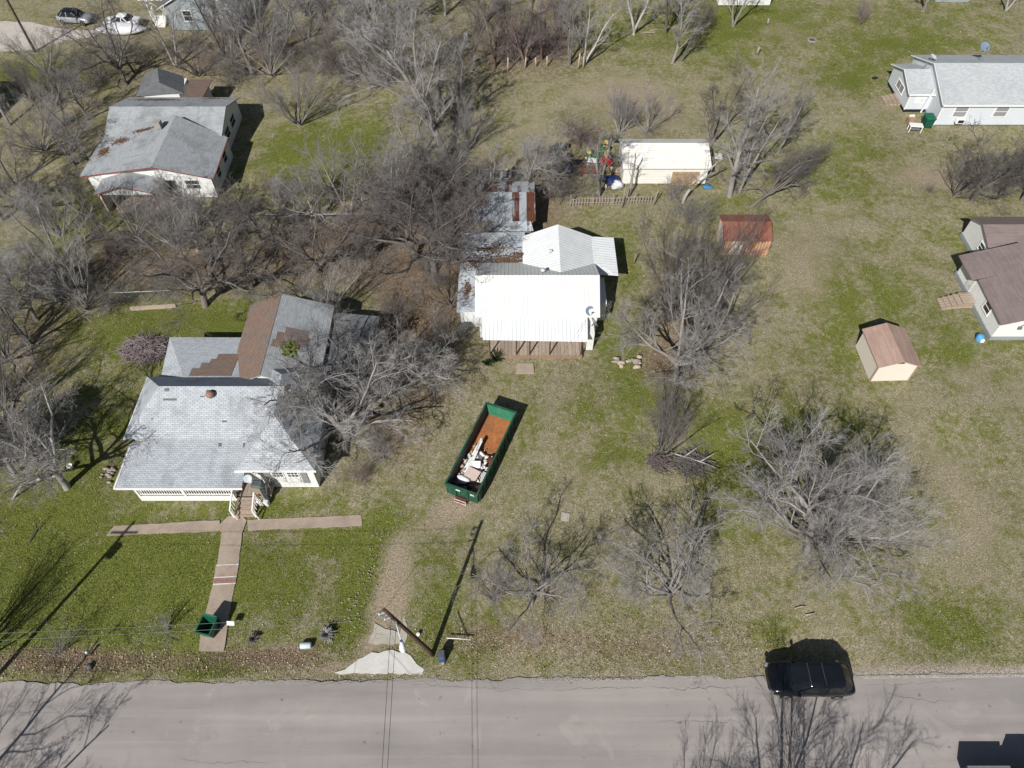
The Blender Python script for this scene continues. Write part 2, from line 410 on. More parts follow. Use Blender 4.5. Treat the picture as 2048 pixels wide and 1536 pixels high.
# ground: green / leaf litter / bare earth by painted ground masks, broken up by noise
t=NT('lawn',0.95,spec=0.1); v=t.pos(); at=t.n('ShaderNodeAttribute',attribute_name='mask'); sx=t.n('ShaderNodeSeparateColor'); t.l(at.outputs['Color'],sx.inputs[0])
n1=t.noise(v,0.45,6,0.68,0.4); n2=t.noise(v,2.2,5,0.7); n3=t.noise(v,9,4,0.7); n4=t.noise(v,13,3,0.75)
straw=t.ramp(n3,[(0.3,srgb(116,108,88)),(0.5,srgb(154,145,120)),(0.72,srgb(194,184,160))])
straw=t.mix(t.ramp(n2,[(0.42,0.0),(0.66,0.5)]),straw,srgb(132,128,92))
green=t.ramp(n3,[(0.28,srgb(58,68,30)),(0.5,srgb(104,112,50)),(0.75,srgb(150,152,80))])
green=t.mix(t.ramp(t.noise(v,0.9,4,0.6),[(0.42,0.0),(0.62,0.6)]),green,srgb(116,118,58))
gm=t.math('ADD',t.math('ADD',sx.outputs[0],t.math('MULTIPLY',t.math('SUBTRACT',n1,0.5),2.0)),t.math('ADD',t.math('MULTIPLY',t.math('SUBTRACT',n2,0.5),1.7),t.math('MULTIPLY',t.math('SUBTRACT',n3,0.5),0.9)))
cc=t.mix(t.ramp(gm,[(0.22,0.0),(0.80,1.0)]),straw,green)
brown=t.ramp(n3,[(0.3,srgb(84,70,58)),(0.5,srgb(126,108,90)),(0.75,srgb(166,146,124))])
bm=t.math('ADD',sx.outputs[1],t.math('MULTIPLY',t.math('SUBTRACT',n2,0.5),1.4))
cc=t.mix(t.ramp(bm,[(0.28,0.0),(0.68,0.9)]),cc,brown)
bare=t.ramp(n3,[(0.3,srgb(146,130,112)),(0.7,srgb(188,172,150))])
em=t.math('ADD',sx.outputs[2],t.math('MULTIPLY',t.math('SUBTRACT',n2,0.5),0.9))
cc=t.mix(t.ramp(em,[(0.35,0.0),(0.75,0.85)]),cc,bare)
big=t.noise(v,0.11,4,0.6); cc=t.mix(1.0,cc,t.ramp(big,[(0.3,0.88),(0.7,1.10)]),'MULTIPLY')
cc=t.mix(1.0,cc,t.ramp(n4,[(0.32,0.50),(0.52,1.0),(0.7,1.34)]),'MULTIPLY')
t.col(cc); t.bump(t.math('ADD',n3,n4),0.8,0.06); M['lawn']=t.m
def specks(name,stops):
    t=NT(name,0.9,spec=0.1); a=t.n('ShaderNodeAttribute',attribute_name='rnd'); t.col(t.ramp(a.outputs['Fac'],stops)); return t.m
M['blade']=specks('blade',[(0.0,srgb(52,70,28)),(0.4,srgb(90,108,46)),(0.75,srgb(132,142,72)),(1.0,srgb(182,174,128))])
M['straw']=specks('straw',[(0.0,srgb(118,104,76)),(0.6,srgb(172,156,122)),(1.0,srgb(206,192,160))])
M['leaf']=specks('leaf',[(0.0,srgb(94,76,64)),(0.6,srgb(150,128,108)),(1.0,srgb(208,192,170))])

# ------------------------------------------------------------------ ground fields
def blobs(lst, X, Y, base):
    out=np.full(X.shape, base, dtype=np.float64)
    for (px,py,rx,ry,a) in lst:
        c=G(px,py); ex=G(px+rx,py); e1=G(px,py-ry); e2=G(px,py+ry)
        wx=abs(ex[0]-c[0]); wy=abs(e1[1]-e2[1])/2
        d=((X-c[0])/wx)**2+((Y-c[1])/wy)**2
        out+=a*np.exp(-d*0.62)
    return out
GREEN=[(100,1180,260,130,.55),(330,1170,200,110,.5),(350,1130,180,60,.25),(600,1160,130,70,.12),(180,900,90,170,.45),(40,1040,120,80,.3),(330,655,200,40,.6),(480,640,100,40,.3),(735,1150,30,110,.6),(690,1080,60,30,.4),
 (640,285,90,40,.55),(560,330,60,50,.3),(740,260,60,60,.2),(700,330,60,40,.3),(1270,800,50,60,.35),(1190,830,60,40,.3),(1430,890,50,90,.5),(1460,1000,40,60,.2),(1180,470,60,50,.2),(1260,540,25,60,.4),(1240,690,40,60,.5),
 (1350,70,220,50,.35),(1500,20,80,20,.5),(1640,330,90,50,.2),(1820,40,200,40,.3),(1700,160,60,25,.45),(1740,120,60,40,.3),(1850,90,80,20,.4),(1680,610,40,60,.4),(1780,590,60,60,.4),(1690,700,60,60,.3),(1900,650,30,60,.3),(1950,1270,100,40,.4),(1880,700,60,30,.3),
 (1720,290,60,25,.4),(1700,370,60,25,.3),(70,150,90,26,.6),(240,410,60,40,.5),(120,480,40,70,.6),(1000,490,80,30,.2),(560,830,60,30,.3),(780,1050,50,40,.4),(870,1240,40,60,.4),(960,1240,50,40,.35),(1530,830,60,50,.25),(1630,840,100,30,.3),(1540,960,50,60,.35),(1650,1080,60,40,.2),
 (1450,420,60,25,.4),(1440,60,50,40,.3),(1240,920,60,30,.3),(880,1130,40,40,.3),(930,1320,60,20,.2),(1900,470,80,40,.2),(1560,1250,60,30,.2),(510,1000,60,20,.3),(560,1010,80,20,.3),(430,1330,80,20,.5),(690,1240,30,60,.4),(1870,1220,60,30,.3),(1050,860,40,60,.2),(640,350,60,40,.3),(2010,690,40,30,.3),(1980,860,50,40,.2),(1820,1180,60,40,.2)]
BROWN=[(870,490,150,70,1.0),(840,650,60,100,1.0),(700,500,120,40,.8),(480,540,120,40,.5),(1000,440,90,30,.5),(620,110,330,90,.35),(940,760,60,50,.35),(100,420,130,200,.22),(200,1325,180,18,.8),(550,1312,110,22,.8),(1290,1290,200,35,.5),(1350,640,70,120,.55),(1330,720,50,30,.5),(60,700,80,100,.4),(1100,360,80,60,.5),(1060,100,120,50,.5),
 (980,1270,110,30,.5),(1320,1000,60,90,.25),(1060,1170,60,50,.3),(780,870,80,70,.5),(1150,780,50,60,.3),(40,880,60,80,.3),(300,520,120,70,.5),(830,370,100,60,.4),(600,430,100,30,.3),(40,250,100,70,.2),(400,110,120,60,.3),(1640,1010,80,90,.35),(100,1310,100,20,.5),(215,945,18,25,.6)]
BARE=[(1230,185,110,45,.6),(1330,230,60,40,.4),(1610,540,70,80,.55),(1950,760,60,50,.5),(795,1110,32,50,.45),(785,1170,36,60,.62),(770,1230,36,40,.62),(735,1295,28,24,.7),(690,1335,40,10,.7),(830,1290,16,16,.4),(910,1020,45,25,.8),(1500,1230,150,40,.25),(1890,360,100,30,.35),(1940,1010,60,100,.5),(1650,1200,80,30,.3),(290,405,70,18,.9),(1770,215,30,20,.5),(1840,345,90,25,.35),(1700,960,60,40,.2),(1880,1336,230,9,1.0),(700,1335,90,10,.6),(1000,1345,200,8,.5),(100,60,130,14,.2),(1560,60,60,25,.5),(1080,920,90,70,.25),(1160,960,60,50,.25),(1480,830,30,60,.3),(1690,450,90,40,.35),(1900,1120,90,60,.3),(1850,230,30,12,.4),(240,1352,300,6,.5),(850,1060,50,20,.4),(1830,910,60,50,.3)]
gx=np.concatenate([np.linspace(-400,-75,12),np.arange(-70,70.01,0.5),np.linspace(75,400,12)])
gy=np.concatenate([np.linspace(-300,-5,12),np.arange(0,112.01,0.5),np.linspace(118,900,20)])
GX,GY=np.meshgrid(gx,gy)
ny,nx=GX.shape
def und(X,Y):     # gentle lie of the land (a few cm), a shallow roadside ditch
    z=0.02*np.sin(X*0.7+1.3*np.sin(Y*0.31))+0.02*np.sin(Y*0.83+0.9*np.sin(X*0.41))
    return z-0.04
GZ=und(GX,GY)
def npmesh(name, V, faces_flat, nper, mat, parent=None, smooth=False):
    me=bpy.data.meshes.new(name); nv=len(V); nf=len(faces_flat)//nper
    me.vertices.add(nv); me.vertices.foreach_set('co',np.asarray(V,dtype=np.float32).ravel())
    me.loops.add(nf*nper); me.loops.foreach_set('vertex_index',np.asarray(faces_flat,dtype=np.int32).ravel())
    me.polygons.add(nf); me.polygons.foreach_set('loop_start',np.arange(0,nf*nper,nper,dtype=np.int32))
    me.polygons.foreach_set('loop_total',np.full(nf,nper,dtype=np.int32))
    me.polygons.foreach_set('use_smooth',np.full(nf,smooth))
    me.materials.append(mat); me.update(calc_edges=True); me.validate()
    o=bpy.data.objects.new(name,me); COL.objects.link(o)
    if parent is not None: o.parent=parent
    return o
idx=np.arange(ny*nx).reshape(ny,nx)
q=np.stack([idx[:-1,:-1],idx[:-1,1:],idx[1:,1:],idx[1:,:-1]],-1).reshape(-1)
ground=npmesh('ground',np.stack([GX,GY,GZ],-1).reshape(-1,3),q,4,M['lawn'],smooth=True)
tag(ground,kind='structure')
mg=blobs(GREEN,GX,GY,0.30); mb_=blobs(BROWN,GX,GY,0.0); me_=blobs(BARE,GX,GY,0.0)
at=ground.data.attributes.new('mask','FLOAT_COLOR','POINT')
at.data.foreach_set('color',np.stack([np.clip(mg,0,1),np.clip(mb_,0,1),np.clip(me_,0,1),np.ones_like(mg)],-1).astype(np.float32).ravel())

# road, paths and slabs
def sheet(name,pts,z,mat,th=0.12,rag=0.0,seed=1,n=0):
    P=[G(*p)[:2] for p in pts]
    if rag>0:
        rnd=random.Random(seed); Q=[]
        for i in range(len(P)):
            a,b=P[i],P[(i+1)%len(P)]; L=math.hypot(b[0]-a[0],b[1]-a[1]); k=max(1,int(L/0.35))
            for j in range(k):
                t_=j/k; Q.append((a[0]+(b[0]-a[0])*t_+rnd.uniform(-rag,rag),a[1]+(b[1]-a[1])*t_+rnd.uniform(-rag,rag)))
        P=Q
    m=MB(); m.poly(P,z-th,z); return m.build(name,mat)
rnd=random.Random(4)
m=MB(); top=[]; x=-150.0
while x<=150: top.append((x,11.95+0.0093*x+rnd.uniform(-.07,.07)+0.07*math.sin(x*0.8)+.04*math.sin(x*2.3))); x+=0.3
m.poly(top+[(150,1.2),(-150,-1.2)],-0.15,0.0)
tag(m.build('road',M['asphalt']),kind='structure')
M['tar']=plain('tar',srgb(96,90,88),0.9,0.2,4); M['gravel']=concrete('gravel',srgb(182,174,162),0.0,0.5,srgb(146,136,120),0.7)
def crack(pts,w,seed):
    r=random.Random(seed); P=[G(*p) for p in pts]; L_=[]; 
    for i in range(len(P)-1):
        a,b=P[i],P[i+1]; n=max(2,int(math.hypot(b[0]-a[0],b[1]-a[1])/.22))
        for k in range(n): u=k/n; L_.append((a[0]+(b[0]-a[0])*u+r.gauss(0,.03),a[1]+(b[1]-a[1])*u+r.gauss(0,.045)))
    L_.append(P[-1][:2]); m=MB(); V=[]; n=len(L_)
    for k,(x,y) in enumerate(L_):
        q=w*(0.25+.75*r.random())*(1-abs(2*k/(n-1)-1)**3); a,b=L_[max(0,k-1)],L_[min(n-1,k+1)]; d=math.hypot(b[0]-a[0],b[1]-a[1])+1e-9; nx_,ny_=-(b[1]-a[1])/d,(b[0]-a[0])/d
        V+=[(x+nx_*q,y+ny_*q,.004),(x-nx_*q,y-ny_*q,.004)]
    m.add(V,[(2*k,2*k+1,2*k+3,2*k+2) for k in range(n-1)]); tag(m.build('road_crack',M['tar']),kind='structure')
for i,(w_,pts) in enumerate(((.022,[(1300,1373),(1360,1378),(1440,1374),(1480,1377)]),(.014,[(1100,1380),(1220,1376),(1300,1373)]),(.012,[(1300,1440),(1400,1443),(1500,1442)]),(.012,[(1740,1378),(1800,1392),(1870,1402),(1920,1402)]),(.012,[(800,1366),(900,1372),(1000,1378),(1100,1380)]),(.016,[(590,1352),(620,1366),(690,1360),(780,1352)]),(.014,[(600,1372),(700,1364),(800,1360)]),(.01,[(1720,1370),(1830,1368),(1960,1356)]),(.014,[(972,1356),(990,1380),(1020,1386)]),(.01,[(350,1516),(420,1526),(560,1524)]))): crack(pts,w_,i)
tag(sheet('driveway',[(672,1347),(704,1328),(741,1304),(786,1302),(809,1303),(828,1318),(848,1338),(846,1347)],0.006,M['apron'],rag=0.09),kind='structure')
tag(sheet('driveway',[(738,1284),(752,1248),(772,1256),(798,1266),(808,1230),(816,1262),(808,1288),(780,1291)],0.006,M['slab_broken'],rag=0.1,seed=3),kind='structure')
tag(sheet('path',[(398,1302),(448,1302),(460,1220),(469,1175),(477,1128),(484,1068),(486,1060),(494,1040),(486,1034),(472,1030),(456,1033),(438,1050),(440,1062),(444,1064),(434,1128),(425,1170),(415,1210),(402,1260)],0.02,M['walk'],rag=0.02),kind='structure')
tag(sheet('path',[(212,1072),(228,1052),(440,1040),(440,1061)],0.014,M['walk'],rag=0.03,seed=5),kind='structure')
tag(sheet('path',[(494,1040),(723,1030),(724,1051),(496,1061)],0.014,M['walk'],rag=0.03,seed=6),kind='structure')
tag(sheet('dirt_drive',[(-60,40),(60,44),(112,56),(150,60),(200,62),(190,72),(120,84),(70,98),(-60,108)],0.0,M['drive'],rag=0.15,seed=7),kind='structure')
tag(sheet('slab',[(1034,727),(1066,727),(1069,747),(1033,747)],0.05,M['walk'],rag=0.02,seed=8),'square concrete slab in front of the white metal roofed house','slab')
tag(sheet('slab',[(1037,707),(1060,707),(1060,719),(1037,719)],0.14,M['wood'],rag=0.0),'low wooden step board at the edge of the porch deck','step')
tag(sheet('slab',[(258,614),(350,608),(352,614),(262,621)],0.03,M['wood_cut'],rag=0.02,seed=9),'long pale plank lying under the chain link fence left of the brown patched roof','plank')
tag(sheet('slab',[(1123,1024),(1140,1027),(1136,1044),(1121,1040)],0.02,M['slab_broken'],rag=0.05,seed=10),'small patch of broken paving in the dry grass below the green dumpster','paving')
tag(sheet('slab',[(236,398),(300,396),(345,405),(350,424),(232,424)],0.02,M['walk'],rag=0.08,seed=11),'worn concrete pad before the red trimmed house','slab')

# ------------------------------------------------------------------ grass, straw and fallen leaves (real little blades)
RS=np.random.RandomState(7)
NOGO=[(-26.6,-13.3,23.8,40.5),(-4.4,8.7,36.8,48.7),(38.7,60,38.5,50),(-38,-28.3,56,70),(44.6,80,68.4,78),(10.7,19,58.4,63),(18.6,23,48.4,51.7),(28,31,34.3,37.9),(-200,200,-20,11.9)]
PATHS=[]
for o in bpy.data.objects:
    if o.name.startswith(('driveway','path','slab')):
        PATHS.append(np.array([(v.co.x,v.co.y) for v in o.data.vertices][:len(o.data.vertices)//2]))
def inpoly(P,X,Y):
    r=np.zeros(X.shape,bool); n=len(P); j=n-1
    for i in range(n):
        xi,yi=P[i]; xj,yj=P[j]
        c=((yi>Y)!=(yj>Y))&(X<(xj-xi)*(Y-yi)/(yj-yi+1e-12)+xi); r^=c; j=i
    return r
def vnoise(X,Y,s,seed):
    r=np.random.RandomState(seed).rand(64,64); x=X*s; y=Y*s; xi=np.floor(x).astype(int); yi=np.floor(y).astype(int); fx=x-xi; fy=y-yi
    fx=fx*fx*(3-2*fx); fy=fy*fy*(3-2*fy); g=lambda a,b:r[a%64,b%64]
    return (g(xi,yi)*(1-fx)+g(xi+1,yi)*fx)*(1-fy)+(g(xi,yi+1)*(1-fx)+g(xi+1,yi+1)*fx)*fy
def scatter(n):
    Y=12.0+ (RS.rand(n)**1.5)*86; half=(Y*cP+CH*sP)*1060/F; X=(RS.rand(n)*2-1)*half
    keep=np.ones(n,bool)
    for a,b,c,d in NOGO: keep&=~((X>a)&(X<b)&(Y>c)&(Y<d))
    for P in PATHS: keep&=~inpoly(P,X,Y)
    keep&=Y>11.9+0.0093*X+RS.rand(n)*0.35
    return X[keep],Y[keep]
def blades(name,n,field,mat,hgt,wid,flat,label,cat):
    X,Y=scatter(n); dens=field(X,Y); k=RS.rand(len(X))<dens; X,Y=X[k],Y[k]; n=len(X)
    a=RS.rand(n)*6.283; h=hgt*(0.5+RS.rand(n)); wd=wid*(0.6+0.8*RS.rand(n)); z=und(X,Y)
    dx,dy=np.cos(a),np.sin(a); b=a+1.57+RS.randn(n)*0.5
    if flat:
        ex,ey=np.cos(b),np.sin(b); L=wd*(0.8+0.8*RS.rand(n)); z=z+0.02+0.05*RS.rand(n); t1=RS.randn(n)*0.02; t2=RS.randn(n)*0.02
        V=np.stack([np.stack([X-dx*wd/2,Y-dy*wd/2,z],-1),np.stack([X+ex*L/2,Y+ey*L/2,z+t1],-1),np.stack([X+dx*wd/2,Y+dy*wd/2,z+t2],-1),np.stack([X-ex*L/2,Y-ey*L/2,z-t1],-1)],1).reshape(-1,3)
        Fc=np.arange(4*n); o=npmesh(name,V,Fc,4,mat)
    else:
        ln=h*(0.3+0.9*RS.rand(n)); tx=X+np.cos(b)*ln; ty=Y+np.sin(b)*ln
        V=np.stack([np.stack([X-dx*wd/2,Y-dy*wd/2,z],-1),np.stack([X+dx*wd/2,Y+dy*wd/2,z],-1),np.stack([tx,ty,z+h],-1)],1).reshape(-1,3)
        Fc=np.arange(3*n); o=npmesh(name,V,Fc,3,mat)
    at=o.data.attributes.new('rnd','FLOAT','FACE'); at.data.foreach_set('value',RS.rand(len(o.data.polygons)).astype(np.float32))
    return tag(o,label,cat,kind='stuff')
fg=lambda X,Y:np.clip((blobs(GREEN,X,Y,0.30)+(vnoise(X,Y,0.5,1)-.5)*.9+(vnoise(X,Y,2.1,2)-.5)*.8-blobs(BARE,X,Y,0)*.8-blobs(BROWN,X,Y,0)*.4-0.22)*1.6,0.02,1)
fs=lambda X,Y:np.clip(0.9-blobs(GREEN,X,Y,0.30)*0.8+(vnoise(X,Y,1.3,3)-.5)*.8,0.06,1)
fl=lambda X,Y:np.clip(blobs(BROWN,X,Y,0.02)*.8+(vnoise(X,Y,1.1,4)-.6)*.25,0.004,1)
def gravel():
    n=70000; X=RS.rand(n)*60-28; Y=11.9+0.0093*X+np.abs(RS.randn(n))*0.33-0.12
    k=RS.rand(n)<np.where((X>18)&(X<60),1.0,np.where((X>1)&(X<8),.3,.07)); X,Y=X[k],Y[k]; n=len(X)
    a=RS.rand(n)*6.28; r_=0.012+0.03*RS.rand(n)**2; z=np.maximum(und(X,Y),np.where(Y<11.95+0.0093*X,0.004,-1))+0.004
    o_=[np.stack([X+np.cos(a+q)*r_,Y+np.sin(a+q)*r_*.8,z+h],-1) for q,h in ((0,0.0),(2.1,0.0),(4.2,0.0))]+[np.stack([X,Y,z+r_*.7],-1)]
    V=np.stack(o_,1).reshape(-1,3); b=np.arange(n)[:,None]*4; Fc=(b+np.array([[0,1,3,1,2,3,2,0,3]])).reshape(-1)
    o=npmesh('gravel',V,Fc,3,specks('gravel_stone',[(0.0,srgb(130,122,112)),(0.5,srgb(180,172,162)),(1.0,srgb(214,208,198))]))
    at=o.data.attributes.new('rnd','FLOAT','FACE'); at.data.foreach_set('value',np.repeat(RS.rand(n),3).astype(np.float32)); tag(o,'pale gravel strewn along the edge of the road','gravel',kind='stuff')
gravel()
blades('grass',520000,fg,M['blade'],0.07,0.035,False,'short green winter grass growing in patches over the yards','grass')
blades('dry_grass',300000,fs,M['straw'],0.045,0.035,False,'dry straw coloured grass covering the open lots','grass')
blades('fallen_leaves',260000,fl,M['leaf'],0.05,0.062,True,'brown fallen leaves littering the ground under trees and in the ditch','leaves')

# ------------------------------------------------------------------ buildings
def win(parent,mb_axis,a0,a1,z0,z1,c,face=-1,nx=1,nz=2,frame='trim_white',glass='glass',name='window',d=0.05,fw=0.07):
    """window on a wall plane: axis 'y' = wall at y=c spanning x a0..a1; axis 'x' = wall at x=c spanning y"""
    f=MB(); p=MB()
    def B(mb,u0,u1,v0,v1,t0,t1,mi=0):
        lo,hi=sorted((c+face*t0,c+face*t1))
        if mb_axis=='y': mb.box(u0,u1,lo,hi,v0,v1,mi)
        else: mb.box(lo,hi,u0,u1,v0,v1,mi)
    B(f,a0-fw,a0,z0,z1,-0.02,d); B(f,a1,a1+fw,z0,z1,-0.02,d); B(f,a0-fw-.02,a1+fw+.02,z1,z1+fw,-0.02,d+.01); B(f,a0-fw-.03,a1+fw+.03,z0-fw,z0,-0.02,d+.03)
    for i in range(1,nx): x=a0+(a1-a0)*i/nx; B(f,x-.018,x+.018,z0,z1,0.0,d*.7)
    for i in range(1,nz): z=z0+(z1-z0)*i/nz; B(f,a0,a1,z-.022,z+.022,0.0,d*.8)
    o=f.build(name,M[frame],parent); B(p,a0+.002,a1-.002,z0+.002,z1-.002,-0.02,0.012); p.build('pane',M[glass],o); return o
def gable(mb,x0,x1,y0,y1,ze,zr,axis='x',c=None,th=.1,mi=0):
    if axis=='x':
        c=(y0+y1)/2 if c is None else c
        V=[(x0,y0,ze),(x1,y0,ze),(x0,c,zr),(x1,c,zr),(x0,y1,ze),(x1,y1,ze)]; F_=[(0,1,3,2),(2,3,5,4)]
    else:
        c=(x0+x1)/2 if c is None else c
        V=[(x0,y0,ze),(x0,y1,ze),(c,y0,zr),(c,y1,zr),(x1,y0,ze),(x1,y1,ze)]; F_=[(0,2,3,1),(2,4,5,3)]
    mb.slab(V,F_,th,mi); return mb
def gwalls(mb,x0,x1,y0,y1,z0,ze,zr,axis='x',c=None,mi=0):
    if axis=='x':
        c=(y0+y1)/2 if c is None else c
        sec=[(y0,z0),(y1,z0),(y1,ze),(c,zr),(y0,ze)]
        V=[(x0,a,b) for a,b in sec]+[(x1,a,b) for a,b in sec]
    else:
        c=(x0+x1)/2 if c is None else c
        sec=[(x0,z0),(x1,z0),(x1,ze),(c,zr),(x0,ze)]
        V=[(a,y0,b) for a,b in sec]+[(a,y1,b) for a,b in sec]
    F_=[(0,1,2,3,4),(9,8,7,6,5),(0,5,6,1),(1,6,7,2),(2,7,8,3),(3,8,9,4),(4,9,5,0)]
    if axis=='y': F_=[tuple(reversed(f)) for f in F_]
    F_=[tuple(reversed(f)) for f in F_] if axis=='x' else F_
    mb.add(V,F_,mi); return mb
def mesh_of(fn,name,mat,parent):
    m=MB(); fn(m); return m.build(name,M[mat],parent)

def leaf_patch(parent,ells,zf,n=500,seed=1,name='leaf_debris'):
    r=random.Random(seed); mb=MB()
    for (cx,cy,rx,ry) in ells:
        for _ in range(n):
            a=r.uniform(0,6.28); q=abs(r.gauss(0,.55)); x=cx+rx*q*math.cos(a)+r.gauss(0,.05); y=cy+ry*q*math.sin(a); z=zf(x,y)+.015+r.uniform(0,.09)*max(0,1-q); b=r.uniform(0,6.28); s_=r.uniform(.04,.10)
            dx,dy=math.cos(b)*s_,math.sin(b)*s_
            mb.add([(x-dx,y-dy,z),(x+dy*.8,y-dx*.8,z+r.uniform(-.02,.03)),(x+dx,y+dy,z),(x-dy*.8,y+dx*.8,z+r.uniform(-.02,.03))],[(0,1,2,3)])
    return tag(mb.build(name,M['debris'],parent),kind='stuff')
# ---- the big grey shingled house, lower left
H=empty('house',(-20,30,0),label='large white house with pale shingle hip roofs and a railed front porch',cat='house')
H.location=(0,0,0)
m=MB()
m.slab([(-26.45,23.55,2.3),(-18.05,23.55,2.3),(-18.05,27.1,2.86),(-24.2,27.1,2.86),(-26.5,27.1,2.3)],[(0,1,2,3),(0,3,4)],.12)
m.slab([(-26.7,27.05,2.95),(-15.8,27.05,2.95),(-24.5,30.1,4.85),(-15.8,30.1,4.85),(-26.75,32.4,2.95),(-15.8,32.4,2.95)],[(0,1,3,2),(2,3,5,4),(0,2,4)],.12)
m.slab([(-18.6,24.7,2.6),(-13.3,24.7,2.6),(-16.05,27.7,4.8),(-16.2,31.2,4.8),(-13.5,33.9,2.5),(-18.6,33.9,2.5)],[(0,1,2),(1,4,3,2),(4,5,3),(5,0,2,3)],.12)
rf=m.build('roof',M['shingle_main'],H)
# darker replaced shingles and stains of the front roof: flat tabs lying on the slope
def on_slope(px,py,zf,n=6):
    z=3.5
    for _ in range(n): p=G(px,py,z); z=zf(p[0],p[1])
    return (p[0],p[1],z)
mainz=lambda x,y:2.95+(y-27.05)*(1.9/3.05); porchz=lambda x,y:2.3+(y-23.55)*(0.56/3.55)
m=MB()
for (a,b,c_,d,zf) in ((328.5,776,338,782,mainz),(326,797,353,801,mainz),(412,780,431,783.5,mainz),(400,791.5,409,794,mainz),(519,793,532,796,mainz),(534,789,542,792,mainz),(444,841.5,454,845,mainz),(302,836,306,839,mainz),(437,886,443,893,porchz),(486,886,490,895,porchz)):
    P=[on_slope(x,y,zf) for x,y in ((a,d),(c_,d),(c_,b),(a,b))]
    m=MB(); m.slab([(p[0],p[1],p[2]+.02) for p in P],[(0,1,2,3)],.012); m.build('bare_shingle_patch',M['patch_dark'],rf)
m=MB(); m.slab([(-26.56,36.75,2.35),(-18.0,36.7,2.35),(-17.5,32.3,3.05),(-24.0,32.2,3.05),(-26.1,32.6,2.35)],[(1,0,3,2),(0,4,3)],.1)
rr=m.build('rear_roof',M['shingle_main'],H)
m=MB(); gable(m,-20.9,-14.2,31.8,39.9,2.55,3.9,'y',c=-18.1); m.build('rear_roof',M['shingle_worn'],H)
Az=lambda x,y:2.35+(36.72-y)*(0.70/4.45)
Bz=lambda x,y:2.55+(x+20.9)*(1.35/2.8)
m=MB()
m.slab([(-20.93,39.93,2.57),(-20.93,31.8,2.57),(-18.1,31.8,3.93),(-18.1,39.93,3.93)],[(0,1,2,3)],.02)
ply=[(-23.7,32.35),(-20.6,32.35),(-20.6,35.6),(-21.4,35.6),(-21.4,34.7),(-22.4,34.7),(-22.4,34.2),(-22.0,34.2),(-22.0,33.75),(-23.1,33.75),(-23.1,33.2),(-23.7,33.2)]
for a,b in (((-23.7,32.4),(-20.6,33.2)),((-23.15,33.2),(-20.6,33.8)),((-22.6,33.8),(-20.6,34.25)),((-22.2,34.25),(-20.6,34.8))):
    m.slab([(a[0],a[1],Az(0,a[1])+.02),(b[0],a[1],Az(0,a[1])+.02),(b[0],b[1],Az(0,b[1])+.02),(a[0],b[1],Az(0,b[1])+.02)],[(0,1,2,3)],.012)
Cz=lambda x:3.9-(x+18.1)*(1.35/3.9)
for a,b,y0,y1 in ((-17.9,-15.8,34.6,35.3),(-17.7,-15.4,35.3,36.1),(-17.2,-15.6,36.1,36.7)):
    m.slab([(a,y0,Cz(a)+.02),(b,y0,Cz(b)+.02),(b,y1,Cz(b)+.02),(a,y1,Cz(a)+.02)],[(0,1,2,3)],.012)
m.build('brown_roof_patch',M['shingle_brown_old'],rr)
m=MB(); m.slab([(-14.6,33.4,2.2),(-10.9,33.0,2.0),(-10.6,35.5,1.95),(-10.6,39.2,2.05),(-14.4,39.4,2.3),(-12.6,36.0,2.1)],[(0,1,2,5),(5,2,3,4),(0,5,4)],.1)
m.build('addition_roof',M['shingle_grey'],H)
m=MB(); m.box(-26.2,-15.0,27.2,32.1,0.0,2.94); gwalls(m,-18.45,-13.55,24.88,33.6,0,2.52,2.52,'y'); m.box(-26.2,-17,32.1,36.3,0,2.30); m.box(-20.6,-14.4,36.3,39.6,0,2.46); gwalls(m,-20.6,-14.5,32.1,39.6,0,2.44,3.7,'y',c=-18.1)
m.build('wall',M['siding_white'],H)
m=MB(); m.box(-14.2,-10.9,33.5,39.0,0,1.95); m.build('addition_wall',M['siding_grey'],H)
# front wing windows with grey shutters
wp=lambda px,py:WY(px,py,24.88)
for (a,b) in ((541.3,568.9),(571.6,598.9)):
    p0=wp(a+2,944); p1=wp(b-1,953); zt=p0[2]; x0,x1=p0[0],p1[0]
    win(H,'y',x0,x1,zt-0.62,zt,24.88,-1,3,2)
    mm=MB(); mm.box(x0-.05,x1+.05,24.83,24.87,zt-1.35,zt-.72); mm.build('lower_sash',M['old_white'],H)
for (a,b) in ((527,534),(600.5,609)):
    p0=wp((a+b)/2,943); p1=wp((a+b)/2+6,965); xx=(p0[0]+p1[0])/2
    mm=MB()
    mm.box(p0[0]-.22,p0[0]+.22,24.83,24.87,p1[2],p0[2])
    for k in range(9): z=p1[2]+.08+k*(p0[2]-p1[2]-.16)/8; mm.box(p0[0]-.19,p0[0]+.19,24.815,24.832,z-.03,z+.03)
    mm.build('shutter',M['shutter'],H)
mm=MB(); mm.box(-18.7,-13.2,24.62,24.70,2.46,2.60); mm.box(-26.5,-18.0,23.46,23.54,2.16,2.30); mm.box(-26.62,-26.5,23.5,27.0,2.12,2.28); mm.box(-26.78,-26.70,27.0,32.4,2.8,2.95); mm.build('fascia',M['trim_white'],H)
mm=MB(); mm.box(-25.7,-19.0,23.80,23.86,0.0,0.62); mm.box(-25.7,-25.62,23.86,27.1,0,0.62); mm.build('porch_skirt',M['trim_white'],H)
mm=MB(); mm.box(-25.6,-16.6,23.9,27.1,0.45,0.6); mm.build('porch_floor',M['deck'],H)
for x in (-25.6,-22.4,-19.0): 
    mm=MB(); mm.box(x-.07,x+.07,23.8,23.94,0.62,2.2); mm.build('post',M['trim_white'],H)
mm=MB()
